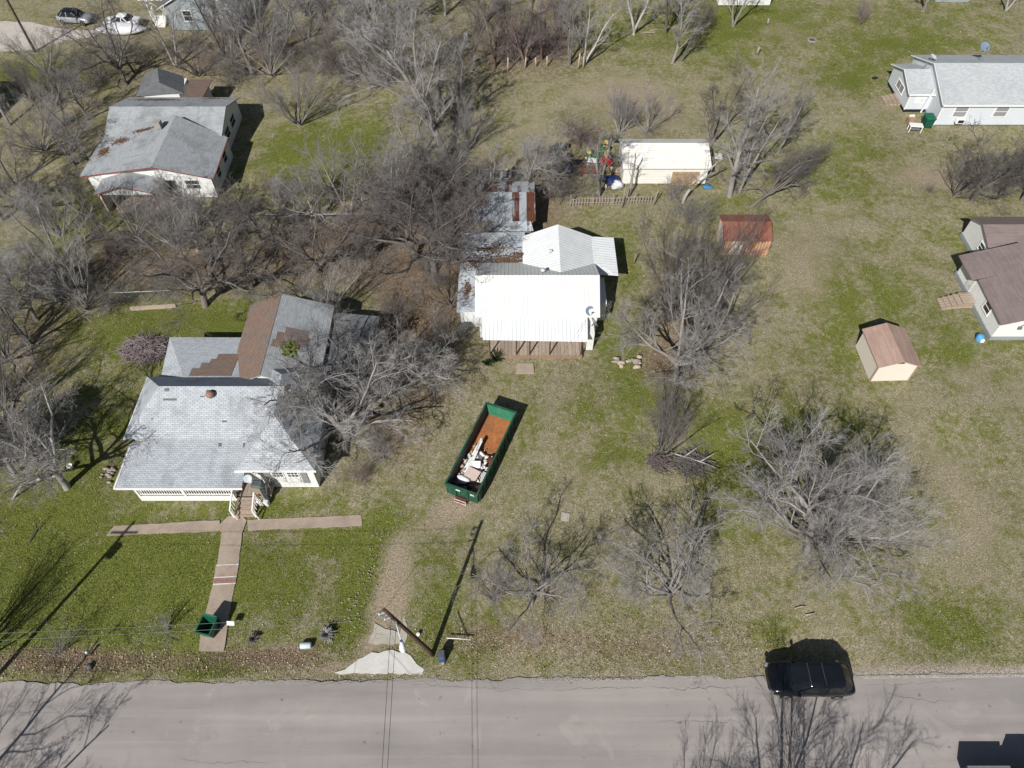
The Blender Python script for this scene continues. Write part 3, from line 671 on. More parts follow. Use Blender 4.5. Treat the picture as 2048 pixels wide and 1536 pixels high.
for a,b in ((-25.53,-22.47),(-22.33,-19.07)):
    mm.box(a,b,23.83,23.91,1.42,1.5); mm.box(a,b,23.83,23.91,0.80,0.86); x=a+.09
    while x<b-.05: mm.box(x-.022,x+.022,23.85,23.89,0.86,1.42); x+=0.17
y=24.1
while y<27: mm.box(-25.63,-25.59,y-.02,y+.02,0.86,1.42); y+=.17
mm.box(-25.65,-25.57,23.94,27.1,1.42,1.5); mm.box(-25.65,-25.57,23.94,27.1,.8,.86)
mm.build('railing',M['trim_white'],H)
st=MB()
for i in range(4): st.box(-18.9,-17.6,23.75-0.3*(i+1),23.75-0.3*i+.02,0.0 if i==3 else .02,0.55-0.13*i)
s_=st.build('steps',M['steps'],H)
for x in (-19.0,-17.5):
    mm=MB(); mm.bar((x,23.7,1.45),(x,22.55,1.0),.08); mm.bar((x,22.55,0.0),(x,22.55,1.05),.09); mm.bar((x,23.7,0.5),(x,23.7,1.5),.09)
    mm.bar((x,22.55,1.0),(x+.3,22.3,.15),.07)
    for k in range(4): mm.bar((x,23.5-.25*k,1.35-.1*k),(x+.0,23.5-.25*k,.45-.1*k),.035)
    mm.build('stair_rail',M['trim_white'],s_)
mm=MB(); p=on_slope(422,793,mainz); mm.lathe([(.12,-.1),(.12,.12),(.26,.16),(.30,.3),(.24,.44),(.1,.5),(.02,.51)],16,(p[0],p[1],p[2])); mm.build('roof_vent',M['clay'],H)
mm=MB()
for px,py in ((500,960),):
    p=G(496,958,2.6)
mm.bar((p[0],p[1],2.2),(p[0],p[1],2.62),.05)
Md=Matrix.Translation((p[0],p[1],2.68))@Matrix.Rotation(R(25),4,'Z')@Matrix.Rotation(R(48),4,'X')
mm.lathe([(0.03,0.0),(.15,.015),(.26,.05),(.28,.07),(.26,.065),(.02,.02)],20,(0,0,0),0,Md); mm.build('satellite_dish',M['dish'],H)
# tall weathered cabinet at the porch corner, an old chair back beside it
t_=empty('cabinet',(-17.15,23.95,0),R(-8),'tall weathered grey cabinet with a tan door standing just right of the porch steps','cabinet')
mm=MB(); mm.bbox((0,0,1.1),(.85,.62,2.2),bev=.12); mm.build('body',M['cabinet'],t_)
mm=MB(); mm.bbox((-.02,-.33,1.35),(.62,.05,1.5),bev=.03); mm.build('door',M['cabinet_tan'],t_)
mm=MB(); mm.bbox((0,-.40,0.25),(.9,.3,.5),bev=.05); mm.build('base',M['old_white'],t_)
mm=MB(); mm.bbox((.05,-.37,1.25),(.2,.03,.2),ry=R(45)); mm.build('panel',M['dark'],t_)

# ---- white metal roofed house in the middle
H=empty('house',(0,0,0),label='house with a bright white ribbed metal roof and an open plank porch',cat='house')
m=MB(); gable(m,-2.9,6.93,38.45,44.55,2.8,4.6,'x',c=41.25); f0=m.build('roof',M['metal_plain'],H)
m=MB(); gable(m,0.9,6.85,41.6,47.75,2.9,4.2,'y',c=3.9); m.build('rear_roof',M['metal_white'],H)
m=MB(); m.slab([(6.85,44.5,2.92),(8.8,43.2,2.65),(8.8,47.85,2.65),(6.85,47.65,2.92)],[(0,1,2,3)],.07)
m.slab([(6.3,43.25,2.85),(8.8,43.2,2.66),(6.85,44.55,2.93)],[(0,1,2)],.05)
m.build('carport_roof',M['metal_white'],H)
m=MB(); m.slab([(-4.35,43.4,2.5),(1.1,44.2,2.85),(1.1,48.3,2.85),(-4.35,48.6,2.5)],[(0,1,2,3)],.08); m.slab([(-4.45,39.6,2.1),(-2.95,39.4,2.45),(-2.95,43.9,2.45),(-4.45,43.9,2.1)],[(0,1,2,3)],.07); m.build('side_roof',M['tin_sheet'],H)
leaf_patch(H,[(-.8,45.0,2.2,.5),(1.0,45.5,1.6,.5),(-1.5,46.3,2.6,1.3),(-2.8,44.6,1.0,.5),(0.2,44.7,2.5,.25),(-3.5,42.0,.6,1.4)],lambda x,y:(2.5+(x+4.35)*.064 if x<1.1 else 2.87+(x-1.1)*.45) if y>43.9 else 2.3,420)
m=MB(); m.slab([(-2.25,36.5,2.35),(5.85,36.3,2.35),(5.95,38.62,2.72),(-2.4,38.7,2.72)],[(0,1,2,3)],.06); m.build('porch_roof',M['metal_white'],H)
m=MB(); gwalls(m,-2.6,6.75,38.7,44.2,0,2.75,4.45,'x',c=41.25); m.box(1.2,6.6,44.2,47.4,0,2.85); m.box(-4.1,1.2,44.0,48.0,0,2.4); m.box(-4.2,-2.7,39.9,43.8,0,2.1); m.box(5.95,6.5,37.4,38.7,0,2.0); m.box(6.75,7.7,40.6,43.5,0.0,2.1); m.build('wall',M['siding_white'],H)
m=MB(); m.box(-1.85,5.6,36.55,38.6,.2,.32); dk=m.build('deck',M['deck'],H)
m=MB(); m.box(-1.85,5.6,36.5,36.55,0.0,.33); m.build('deck_skirt',M['wood'],dk)
for x in (-1.75,0.35,1.4,3.0,5.5):
    m=MB(); m.box(x-.05,x+.05,36.62,36.72,.32,2.33); m.build('post',M['wood_pole'],H)
def dish(parent,c,r,rz,tilt,mat='dish',mast=None):
    mm=MB(); Md=Matrix.Translation(c)@Matrix.Rotation(rz,4,'Z')@Matrix.Rotation(tilt,4,'X')
    mm.lathe([(0.03,0.0),(r*.55,.03),(r*.95,.11),(r,.13),(r*.95,.125),(.02,.04)],24,(0,0,0),0,Md)
    o=mm.build('satellite_dish',M[mat],parent)
    mm=MB(); b=mast or (c[0],c[1],c[2]-.7); mm.bar(b,c,.06); e=Md@Vector((0,-r*.5,.5)); mm.bar(Md@Vector((0,-r*.95,.1)),e,.03); mm.bbox(e,(.12,.1,.08)); mm.bar((b[0]-.25,b[1]-.2,b[2]),(b[0],b[1],b[2]+.35),.04); mm.bar((b[0]+.25,b[1]-.2,b[2]),(b[0],b[1],b[2]+.35),.04); mm.build('mast',M['grey'],o)
    return o
p=G(1179,622,3.0); dish(H,(p[0],p[1],3.0),.38,R(20),R(40),'dish_dark',(6.5,38.2,2.2))
p=G(1086,541,4.4); m=MB(); m.lathe([(.12,-.7),(.12,0),(.2,.02),(.2,.12),(.05,.2)],12,(p[0],p[1],4.4)); m.build('vent_pipe',M['dish'],H)
m=MB(); m.lathe([(.1,-.3),(.1,.1),(.16,.12),(.05,.2)],12,(3.2,44.6,4.0)); m.build('vent_pipe',M['dish'],H)
t_=empty('bin',(-3.9,39.1,0),0,'dark rubbish bin beside the left wall of the white metal roofed house','bin')
mm=MB(); mm.bbox((0,0,.5),(.6,.65,1.0),bev=.06); mm.build('body',M['dark'],t_); mm=MB(); mm.bbox((0,0,1.04),(.66,.7,.08),bev=.03); mm.build('lid',M['iron'],t_)

# ---- rusty tin shed behind it
H=empty('shed',(0,0,0),label='rusty corrugated tin shed just behind the white metal roofed house',cat='shed')
a=G(930.5,441.6,2.2); b=G(1069.7,396,2.2)
m=MB(); yr=b[1]+.15; m.slab([(a[0],a[1],2.2),(b[0],a[1],2.2),(a[0],yr,2.75),(b[0],yr,2.75),(a[0],yr+2.2,2.25),(b[0],yr+2.2,2.25)],[(0,1,3,2),(2,3,5,4)],.05); m.build('roof',M['tin_rusty'],H)
m=MB(); m.slab([(-2.4,a[1]-.9,1.85),(1.9,a[1]-.9,1.85),(1.7,a[1]+.05,2.12),(-1.6,a[1]+.05,2.12)],[(0,1,2,3)],.05); m.build('lean_to_roof',M['tin_sheet'],H)
m=MB(); m.box(a[0]+.2,b[0]-.2,a[1]+.2,yr+2,0,2.1); m.box(-2.2,1.7,a[1]-.7,a[1]+.2,0,1.8); m.build('wall',M['wood_grey'],H)

# ---- low brown roofed hut half hidden by the trees
H=empty('shed',(0,0,0),label='small hut with a dull brown roof half hidden under trees left of the boat',cat='shed')
p0=G(716,386,2.0); p1=G(764,342,2.0)
m=MB(); gable(m,p0[0],p1[0],p0[1],p1[1],1.9,2.3,'y'); m.build('roof',M['shingle_brown'],H)
m=MB(); gwalls(m,p0[0]+.2,p1[0]-.2,p0[1]+.2,p1[1]-.2,0,1.85,2.2,'y'); m.build('wall',M['wood_grey'],H)
o=MB(); q_=G(733,405); o.bbox((q_[0],q_[1]+.2,.5),(.7,1.1,1.0),bev=.1); tag(o.build('freezer',M['old_white']),'old white appliance left under the trees in front of the brown roofed hut','appliance')

# ---- red trimmed house, upper left
H=empty('house',(0,0,0),label='white house with red roof trim and worn grey roof, upper left among bare trees',cat='house')
m=MB()
gable(m,-40.5,-28.8,62.1,70.2,2.25,3.7,'x'); 
m.slab([(-40.9,56.9,2.2),(-40.9,63.8,2.2),(-33.1,55.9,4.0),(-33.2,64.2,4.0),(-28.1,56.45,2.3),(-28.3,63.0,2.3)],[(0,2,3,1),(2,4,5,3)],.1)
m.slab([(-38.7,54.3,2.15),(-38.7,60.0,2.15),(-36.0,54.4,2.95),(-36.0,60.5,2.95),(-32.9,54.4,2.2),(-32.9,57.0,2.2)],[(0,2,3,1),(2,4,5,3)],.08)
m.build('roof',M['shingle_worn'],H)
m=MB(); gwalls(m,-40.2,-29.05,62.5,69.8,0,2.2,3.6,'x'); gwalls(m,-40.0,-28.45,56.65,63,0,2.15,3.85,'y',c=-33.15); m.box(-38.4,-38.2,54.5,56.7,0,2.1); gwalls(m,-38.4,-33.2,54.55,54.7,1.9,2.1,2.85,'y',c=-36); m.build('wall',M['siding_white'],H)
m=MB()
def rake(m,a,b,w=.05,h=.09): m.bar((a[0],a[1],a[2]-.06),(b[0],b[1],b[2]-.06),w,h)
rake(m,(-40.9,56.86,2.2),(-33.1,55.86,4.0)); rake(m,(-33.1,55.86,4.0),(-28.05,56.4,2.3)); rake(m,(-38.7,54.26,2.15),(-36,54.36,2.95)); rake(m,(-36,54.36,2.95),(-32.9,54.36,2.2)); rake(m,(-28.06,56.4,2.3),(-28.25,63,2.3)); m.build('red_trim',M['trim_red'],H)
for x in (-38.2,-33.3):
    m=MB(); m.bar((x,54.5,0),(x,54.5,2.1),.1); m.build('porch_post',M['trim_red'],H)
win(H,'y',-31.0,-29.7,1.0,1.95,56.65,-1,1,2); 
win(H,'x',58.2,59.2,.9,1.9,-28.45,1,1,2); win(H,'x',60.6,61.6,.9,1.9,-28.45,1,1,2); win(H,'x',64.2,65.6,1.0,2.0,-29.05,1,1,2); win(H,'x',66.4,67.8,1.0,2.0,-29.05,1,1,2)
m=MB(); m.box(-32.9,-32.0,56.58,56.64,0.1,1.95); m.build('door',M['dark'],H)
m=MB(); m.bbox((-34.3,62.3,4.2),(.6,.6,.7)); m.build('chimney',M['stone'],H)
leaf_patch(H,[(-38.3,61.6,1.3,.6),(-36.1,62.7,1.6,.35),(-39.6,60.3,.8,.9),(-37,69,3,.5)],lambda x,y:max(2.2+(x+40.9)*.2308 if y<64 else 0,2.25+(4.05-abs(y-66.15))*.358),330)
leaf_patch(H,[(-31.5,69.6,2,.3)],lambda x,y:2.25+(4.05-abs(y-66.15))*.358,60,5)
m=MB()
hv=[G(273,191,2.2),G(287,152,2.2),G(366,152,2.2),G(366,186,2.2)]; rp=[G(315,136,3.6),G(318,165,3.4)]
m.slab([hv[0],hv[1],hv[2],hv[3],rp[0],rp[1]],[(0,5,4,1),(1,4,2),(2,4,5,3),(3,5,0)],.08); m.build('rear_hip_roof',M['shingle_grey'],H)
m=MB(); m.box(hv[0][0]+.6,hv[3][0]-.4,hv[0][1]+.3,hv[1][1]-.3,0,2.1); m.build('rear_wall',M['siding_white'],H)
m=MB(); a=G(366,193,2.1); b=G(426,162,2.1); m.slab([(a[0],a[1],2.1),(b[0]-.3,a[1],2.1),(b[0],b[1],2.3),(a[0],b[1],2.3)],[(0,1,2,3)],.08); m.build('brown_rear_roof',M['shingle_brown'],H)
m=MB(); m.box(a[0],b[0]-.5,a[1]+.3,b[1]-.3,0,2.0); m.build('brown_rear_wall',M['siding_white'],H)

# ---- grey gable house and pale stair at the top left
H=empty('house',(0,0,0),label='grey blue gabled house with white rake trim beside the parked cars, top left',cat='house')
bl=G(345,60); br=G(484,58); yb=bl[1]; ax=(bl[0]+br[0])/2-.3
tz=2.9
m=MB(); gwalls(m,bl[0],br[0],yb,yb+11,0,tz,5.0,'y',c=ax); m.build('wall',M['siding_grey'],H)
m=MB(); gable(m,bl[0]-.9,br[0]+.5,yb-.25,yb+11.2,tz-.25,5.15,'y',c=ax); m.build('roof',M['shingle_grey'],H)
m=MB(); rake(m,(bl[0]-.9,yb-.28,tz-.25),(ax,yb-.28,5.15)); rake(m,(ax,yb-.28,5.15),(br[0]+.5,yb-.28,tz-.25)); m.build('rake_trim',M['trim_white'],H)
for px,py in ((375,30),(452,27)):
    p=WY(px,py,yb); win(H,'y',p[0]-.5,p[0]+.45,max(p[2]-.7,.3),p[2]+.5,yb,-1,1,2)
m=MB(); p=G(325,45)
for k in range(5): m.box(p[0]-.7,p[0]+.7,p[1]-1.2+.3*k,p[1]-.9+.3*k,0.0,.16*(k+1))
s_=m.build('steps',M['old_white'],H)
m=MB()
for sx in (-.75,.75):
    m.bar((p[0]+sx,p[1]-1.2,1.0),(p[0]+sx,p[1]+.3,1.8),.07)
    for k in range(6): m.bar((p[0]+sx,p[1]-1.1+.28*k,.1+.12*k),(p[0]+sx,p[1]-1.1+.28*k,1.02+.15*k),.04)
for sx in (-1.3,1.0): m.bar((p[0]+sx,p[1]+.4,0),(p[0]+sx,p[1]+.4,2.6),.1)
m.bar((p[0]-2.2,p[1]+.4,2.6),(p[0]+1.4,p[1]+.4,2.6),.1,.14); m.bar((p[0]-1.3,p[1]+.4,2.6),(p[0]+.5,p[1]+.4,1.3),.06); m.build('stair_rail',M['trim_white'],s_)

# ---- white clapboard store shed
H=empty('shed',(0,0,0),label='long cream white clapboard shed with plywood double doors behind the picket fence',cat='shed')
m=MB(); gable(m,10.62,19.15,58.2,62.95,2.15,2.95,'x',c=61.1); m.build('roof',M['siding_cream'],H)
m=MB(); gwalls(m,10.8,18.95,58.55,62.7,.12,2.1,2.88,'x',c=61.1); m.build('wall',M['siding_cream'],H)
for k in range(6): m=MB(); m.box(11.0+k*1.5,11.35+k*1.5,58.6,58.9,-.1,.12); m.build('pier',M['stone'],H)
for a,b,mt in ((15.55,16.95,'ply'),(16.98,18.2,'ply')):
    m=MB(); m.box(a,b,58.48,58.54,.0,1.5); d=m.build('door',M[mt],H)
    for z in (.2,1.2): m=MB(); m.box(a+.1,b-.1,58.44,58.478,z,z+.08); m.build('brace',M['wood'],d)

# ---- rust red tin shed and the peach roofed shed
H=empty('shed',(0,0,0),label='small rust red tin shed with a streaked orange front slope standing alone in the yard',cat='shed')
m=MB(); m.slab([(18.55,48.25,1.9),(22.85,48.25,1.9),(18.6,50.0,2.6),(22.95,50.0,2.6),(18.75,51.7,1.95),(23.2,51.7,1.95)],[(0,1,3,2),(2,3,5,4)],.06); m.build('roof',M['tin_red'],H)
m=MB(); gwalls(m,18.85,22.95,48.5,51.4,0,1.84,2.5,'x',c=50.0); w_=m.build('wall',M['tin_orange'],H)
m=MB(); m.box(19.5,20.45,48.44,48.49,.1,1.75); m.build('door',M['tin_peel'],H)
m=MB(); gwalls(m,18.82,18.845,48.7,51.2,.1,1.7,2.4,'x',c=50.0); m.build('gable_panel',M['tin_peel'],H)
H=empty('shed',(29.4,36,0),R(1.5),label='small beige shed with a peach brown shingle roof near the mauve roofed house',cat='shed')
m=MB(); gable(m,-1.68,1.68,-1.95,1.95,2.0,2.68,'y'); m.build('roof',M['shingle_tan'],H)
m=MB(); gwalls(m,-1.5,1.5,-1.72,1.85,0,1.93,2.55,'y'); m.build('wall',M['siding_beige'],H)
m=MB(); m.box(-.2,.3,-1.76,-1.7,2.16,2.3); m.build('vent',M['dark'],H)
for sx in (-1.5,1.5): m=MB(); m.box(sx-.05,sx+.05,-1.76,-1.68,0,1.93); m.build('corner_trim',M['shingle_tan'],H)

# ---- house with mauve shingle roof, right edge
H=empty('house',(0,0,0),label='white house with mauve brown shingle roof and wooden side steps at the right edge',cat='house')
m=MB(); m.slab([(38.75,38.25,2.1),(38.85,43.25,2.1),(38.35,43.25,2.1),(38.35,46.2,2.1),(43.0,38.25,3.65),(43.0,43.25,3.65),(43.0,46.2,3.65),(47.5,38.25,2.1),(47.5,46.2,2.1)],[(0,4,5,1),(2,5,6,3),(1,5,2),(4,7,8,6,5)],.1)
gable(m,41.15,50,46.25,51.4,1.95,2.95,'x',c=49.2); m.build('roof',M['shingle_mauve'],H)
m=MB(); gwalls(m,39.0,47.2,38.55,46.0,.35,2.1,3.5,'y',c=43.0); gwalls(m,41.4,49,46.5,51.1,.35,1.9,2.8,'x',c=49.2); m.build('wall',M['siding_white'],H)
m=MB(); m.box(38.9,47.3,38.45,46.1,0,.35); m.box(41.3,49,46.1,51.2,0,.35); m.build('skirting',M['skirt'],H)
win(H,'x',47.6,48.4,1.0,1.7,41.4,-1,1,2); win(H,'x',40.3,41.2,1.0,1.9,39.0,-1,1,2)
m=MB(); m.box(38.95,38.99,43.5,44.3,.4,2.0); m.build('door',M['old_white'],H)
st=MB(); 
for i,(a,b) in enumerate(((37.9,38.9),(37.45,37.9),(37.05,37.45),(36.65,37.05),(36.25,36.65))): st.box(a,b,42.0-.05*i,43.25-.05*i,0.0,.62-.12*i)
st.build('steps',M['steps'],H)
m=MB(); p=WY(2035,660,38.5); m.bar((p[0],38.5,1.6),(p[0]+.9,38.3,2.6),.05); m.bbox((p[0],38.42,1.5),(.25,.15,.25)); m.build('service_mast',M['grey'],H)
t_=empty('drum',(*G(1956,680)[:2],0),0,'light blue drum with white fittings at the corner of the mauve roofed house','drum')
m=MB(); m.lathe([(.25,0),(.28,.05),(.28,.5),(.22,.58),(.05,.62)],16); m.build('body',M['blue_light'],t_); m=MB(); m.bbox((.12,-.3,.25),(.28,.18,.3),bev=.04); m.build('fitting',M['trim_white'],t_)

# ---- pale blue house, upper right
H=empty('house',(0,0,0),label='pale blue sided house with light grey shingles and a small left wing, upper right',cat='house')
m=MB(); gable(m,44.7,82,68.2,78.1,2.6,4.4,'x'); m.build('roof',M['shingle_pewter'],H)
m=MB(); gable(m,42.2,45.4,70.8,76.9,2.25,3.35,'x'); m.build('wing_roof',M['shingle_pewter'],H)
m=MB(); gwalls(m,44.95,81,68.5,77.8,.1,2.55,4.3,'x'); gwalls(m,42.5,45.0,71.0,76.6,.35,2.2,3.25,'x'); m.build('wall',M['siding_blue'],H)
m=MB(); m.box(44.7,82,68.10,68.2,2.45,2.6); m.box(42.2,44.95,70.7,70.8,2.1,2.25); rake(m,(44.66,68.2,2.6),(44.66,73.15,4.4)); rake(m,(44.66,73.15,4.4),(44.66,78.1,2.6)); rake(m,(42.16,70.8,2.25),(42.16,73.85,3.35)); rake(m,(42.16,73.85,3.35),(42.16,76.9,2.25))
m.bar((44.93,68.48,.1),(44.93,68.48,2.5),.1); m.bar((42.48,70.98,.35),(42.48,70.98,2.2),.1); m.build('trim',M['trim_white'],H)
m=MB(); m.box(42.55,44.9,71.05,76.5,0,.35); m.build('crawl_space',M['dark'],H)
win(H,'y',43.3,44.1,1.15,2.0,71.0,-1,1,2,glass='old_white')
for px in (1922,2003):
    p=WY(px,222,68.5); win(H,'y',p[0]-.65,p[0]+.65,1.1,2.2,68.5,-1,1,2,glass='shutter')
p=WY(1917,238,68.5); m=MB(); m.bbox((p[0],68.2,.85),(.85,.6,.5),bev=.04); ac=m.build('window_cooler',M['trim_white'],H); m=MB(); m.bbox((p[0],67.89,.85),(.6,.03,.32)); m.build('grille',M['dark'],ac)
win(H,'x',72.8,74.6,1.0,1.8,42.5,-1,2,1,glass='shutter')
m=MB(); m.bar((44.2,70.6,.2),(44.45,70.6,3.0),.12); m.build('vent_stack',M['trim_white'],H)
p=G(1969,94,5.0); dish(H,(p[0],p[1],5.0),.55,R(10),R(35),'dish_dark',(p[0]-.1,p[1]-.6,3.9))
p=G(1866,115,4.3); dish(H,(p[0],p[1],4.3),.4,R(60),R(25),'dish',(44.0,73.9,3.2))
m=MB(); p=G(2010,106,3); m.bar((p[0],p[1]-.4,2.8),(p[0]+.7,p[1]-.4,5.0),.06); m.bbox((p[0]+.75,p[1]-.4,5.0),(.5,.2,.15)); m.build('service_mast',M['grey'],H)
m=MB(); 
for i in range(4): m.box(41.0+.4*i,41.45+.4*i,72.2,74.0,0,.12+.1*i)
m.build('steps',M['steps'],H)
# things standing by it
def wheelie(loc,rz,label,lid_open=False,s=1.0,group=None):
    t=empty('trash_bin',(loc[0],loc[1],0),rz,label,'trash bin',group)
    mb=MB(); W,D,Hh=.42*s,.48*s,1.02*s
    out=[(-W,-D),(W,-D),(W,D),(-W,D)]
    lo=[(x*.78,y*.78,.05) for x,y in out]; hi=[(x,y,Hh) for x,y in out]
    li=[(x*.93,y*.93,Hh) for x,y in out]; lb=[(x*.70,y*.70,.12) for x,y in out]
    V=lo+hi+li+lb
    Fc=[(3,2,1,0),(12,13,14,15)]
    for i in range(4):
        j=(i+1)%4; Fc+= [(i,j,4+j,4+i),(4+i,4+j,8+j,8+i),(8+j,12+j,12+i,8+i)]
    mb.add(V,Fc); b=mb.build('body',M['green_plastic'],t)
    mb=MB(); mb.box(-W-.04,W+.04,-D-.05,-D,Hh-.06,Hh+.01); mb.box(-W-.04,W+.04,D,D+.05,Hh-.06,Hh+.01); mb.box(-W-.04,-W,-D,D,Hh-.06,Hh+.01); mb.box(W,W+.04,-D,D,Hh-.06,Hh+.01); mb.build('rim',M['green_lid'],t)
    mb=MB()
    if lid_open: mb.bbox((0,D+.12,Hh-.45),(W*2,.06,1.0*s),bev=.02); mb.bar((-W*.8,D+.08,Hh+.02),(W*.8,D+.08,Hh+.02),.06)
    else:
        mb.bbox((0,-.02,Hh+.06),(W*2.1,D*2.15,.11),bev=.06); mb.bbox((0,-.02,Hh+.13),(W*1.2,D*1.2,.05),bev=.02); mb.bar((-W*.8,D+.12,Hh+.02),(W*.8,D+.12,Hh+.02),.05)
    mb.build('lid',M['green_lid'],t)
    for sx in (-1,1):
        mb=MB(); mb.tube([(sx*W*.75-.04,D*.75,.14),(sx*W*.75+.04,D*.75,.14)],.14,14); mb.build('wheel',M['rubber'],t)
    return t
wheelie(G(1851,252),R(180),'large green lidded trash bin against the wall of the pale blue house',s=1.1)
wheelie(G(423,1262),R(-12),'green trash bin with its lid hanging open at the street end of the front walk',True,s=1.05)
t_=empty('table',(*G(1827,262)[:2],0),R(-6),'small white plastic side table in the grass by the green lidded bin','table')
m=MB(); m.bbox((0,0,.72),(1.35,.75,.05),bev=.02); m.build('tabletop',M['trim_white'],t_)
m=MB(); m.bbox((0,0,.3),(1.1,.55,.04)); m.build('shelf',M['grey'],t_)
for sx in (-1,1):
    for sy in (-1,1): m=MB(); m.bar((sx*.6,sy*.3,0),(sx*.6,sy*.3,.7),.07); m.build('leg',M['trim_white'],t_)
t_=empty('box',(*G(1820,246)[:2],0),R(5),'open brown cardboard box under the wing of the pale blue house','box')
m=MB(); m.bbox((0,0,.35),(.7,.6,.7)); m.build('body',M['ply'],t_); m=MB(); m.bbox((0,.2,.72),(.6,.3,.04),rx=R(20)); m.build('flap',M['old_white'],t_)
t_=MB(); q_=G(1748,157); t_.bbox((q_[0],q_[1],.06),(.4,.35,.12),bev=.03); t_.bbox((q_[0]+.3,q_[1]+.1,.05),(.25,.3,.1),bev=.03); tag(t_.build('scrap',M['dark']),'small black scrap lying in the green grass left of the pale blue house','scrap')
# two more houses at the top edge
H=empty('house',(0,0,0),label='white sided house just showing its lower wall at the top edge',cat='house')
a=G(1436,12); b=G(1538,10)
m=MB(); gwalls(m,a[0],b[0],a[1],a[1]+7,.1,2.7,4.2,'x'); m.build('wall',M['siding_white'],H); m=MB(); gable(m,a[0]-.3,b[0]+.3,a[1]-.3,a[1]+7.3,2.65,4.3,'x'); m.build('roof',M['shingle_grey'],H)
win(H,'y',b[0]-1.6,b[0]-.6,.9,1.9,a[1],-1,1,2)
H=empty('house',(0,0,0),label='low pale building behind the trunks at the top right edge',cat='house')
a=G(1870,4); b=G(1935,2)
m=MB(); gwalls(m,a[0],b[0],a[1],a[1]+5,.0,2.4,3.4,'x'); m.build('wall',M['siding_grey'],H); m=MB(); gable(m,a[0]-.3,b[0]+.3,a[1]-.3,a[1]+5.3,2.4,3.5,'x'); m.build('roof',M['shingle_grey'],H)
# neighbour outside the left edge whose shadow falls into the picture
H=empty('house',(0,0,0),label='neighbouring house beyond the left edge casting its square shadow on the grass',cat='house')
p=G(57,160); X1=p[0]-1.6; Y1=p[1]-3.2
m=MB(); m.box(X1-9,X1-.2,Y1-8,Y1-.2,0,2.7); m.build('wall',M['siding_white'],H); m=MB(); gable(m,X1-9.2,X1,Y1-8.2,Y1,2.7,4.2,'x'); m.build('roof',M['shingle_grey'],H)

# ------------------------------------------------------------------ bare winter trees
def branches(P,Rd,L,cnt,t0,t1,ang,ratio,k,wander,trop,rr,rmin,rs,tipr=0.35):
    """children of every branch: P (n,k0,3) joints, Rd (n,k0) radii, L (n) lengths"""
    n,k0,_=P.shape
    t=(np.arange(cnt)[None,:]+rs.rand(n,cnt))/cnt*(t1-t0)+t0
    f=t*(k0-1); i=np.minimum(f.astype(int),k0-2); w_=f-i; ar=np.arange(n)[:,None]
    A=P[ar,i]; B=P[ar,i+1]; pos=A*(1-w_[...,None])+B*w_[...,None]
    T=B-A; T/=np.linalg.norm(T,axis=-1,keepdims=True)+1e-9
    r0=Rd[ar,i]*(1-w_)+Rd[ar,i+1]*w_
    rv=rs.randn(n,cnt,3); pe=rv-(rv*T).sum(-1,keepdims=True)*T; pe/=np.linalg.norm(pe,axis=-1,keepdims=True)+1e-9
    a=np.radians(ang[0]+(ang[1]-ang[0])*rs.rand(n,cnt))[...,None]
    D=T*np.cos(a)+pe*np.sin(a); Ln=ratio*L[:,None]*(1-0.45*t)*(0.6+0.8*rs.rand(n,cnt))
    N=n*cnt; D=D.reshape(N,3); pos=pos.reshape(N,3); Ln=Ln.reshape(N); r0=np.maximum(r0.reshape(N)*rr,rmin)
    out=np.zeros((N,k,3)); out[:,0]=pos; st=(Ln/(k-1))[:,None]
    for j in range(1,k):
        D=D+rs.randn(N,3)*wander+np.array([0,0,trop]); D/=np.linalg.norm(D,axis=-1,keepdims=True)+1e-9
        out[:,j]=out[:,j-1]+D*st
    out[...,2]=np.maximum(out[...,2],0.03)
    rad=r0[:,None]*np.linspace(1,tipr,k)[None,:]
    return out,np.maximum(rad,rmin*0.6),Ln
def tubes(sets):
    Vs=[];Fs=[];off=0
    for P,Rd,m in sets:
        n,k,_=P.shape
        T=np.empty_like(P); T[:,1:-1]=P[:,2:]-P[:,:-2]; T[:,0]=P[:,1]-P[:,0]; T[:,-1]=P[:,-1]-P[:,-2]
        T/=np.linalg.norm(T,axis=-1,keepdims=True)+1e-9
        ref=np.where(np.abs(T[...,2:3])<0.9,np.array([0,0,1.0]),np.array([1.0,0,0]))
        X=np.cross(T,ref); X/=np.linalg.norm(X,axis=-1,keepdims=True)+1e-9; Y=np.cross(T,X)
        a=np.arange(m)*2*np.pi/m
        V=P[:,:,None,:]+(X[:,:,None,:]*np.cos(a)[None,None,:,None]+Y[:,:,None,:]*np.sin(a)[None,None,:,None])*Rd[:,:,None,None]
        Vs.append(V.reshape(-1,3))
        b=(np.arange(n)*k*m)[:,None,None]+(np.arange(k-1)*m)[None,:,None]+np.arange(m)[None,None,:]
        b2=(np.arange(n)*k*m)[:,None,None]+(np.arange(k-1)*m)[None,:,None]+((np.arange(m)+1)%m)[None,None,:]
        Fs.append((np.stack([b,b+m,b2+m,b2],-1)+off).reshape(-1)); off+=n*k*m
    return np.concatenate(Vs),np.concatenate(Fs)
def stems(lst,k,wander,trop,rs):
    n=len(lst); P=np.zeros((n,k,3)); Rd=np.zeros((n,k)); L=np.zeros(n)
    for i,(p,d,l,r,tip) in enumerate(lst):
        D=np.array(d,float); D/=np.linalg.norm(D); P[i,0]=p
        for j in range(1,k):
            D=D+rs.randn(3)*wander+np.array([0,0,trop]); D/=np.linalg.norm(D); P[i,j]=P[i,j-1]+D*l/(k-1)
        P[i,:,2]=np.maximum(P[i,:,2],0.02); P[i,0,2]=p[2]
        Rd[i]=np.linspace(r,r*tip,k); L[i]=l
    return P,Rd,L
def polar(el,az): return (math.cos(el)*math.cos(az),math.cos(el)*math.sin(az),math.sin(el))
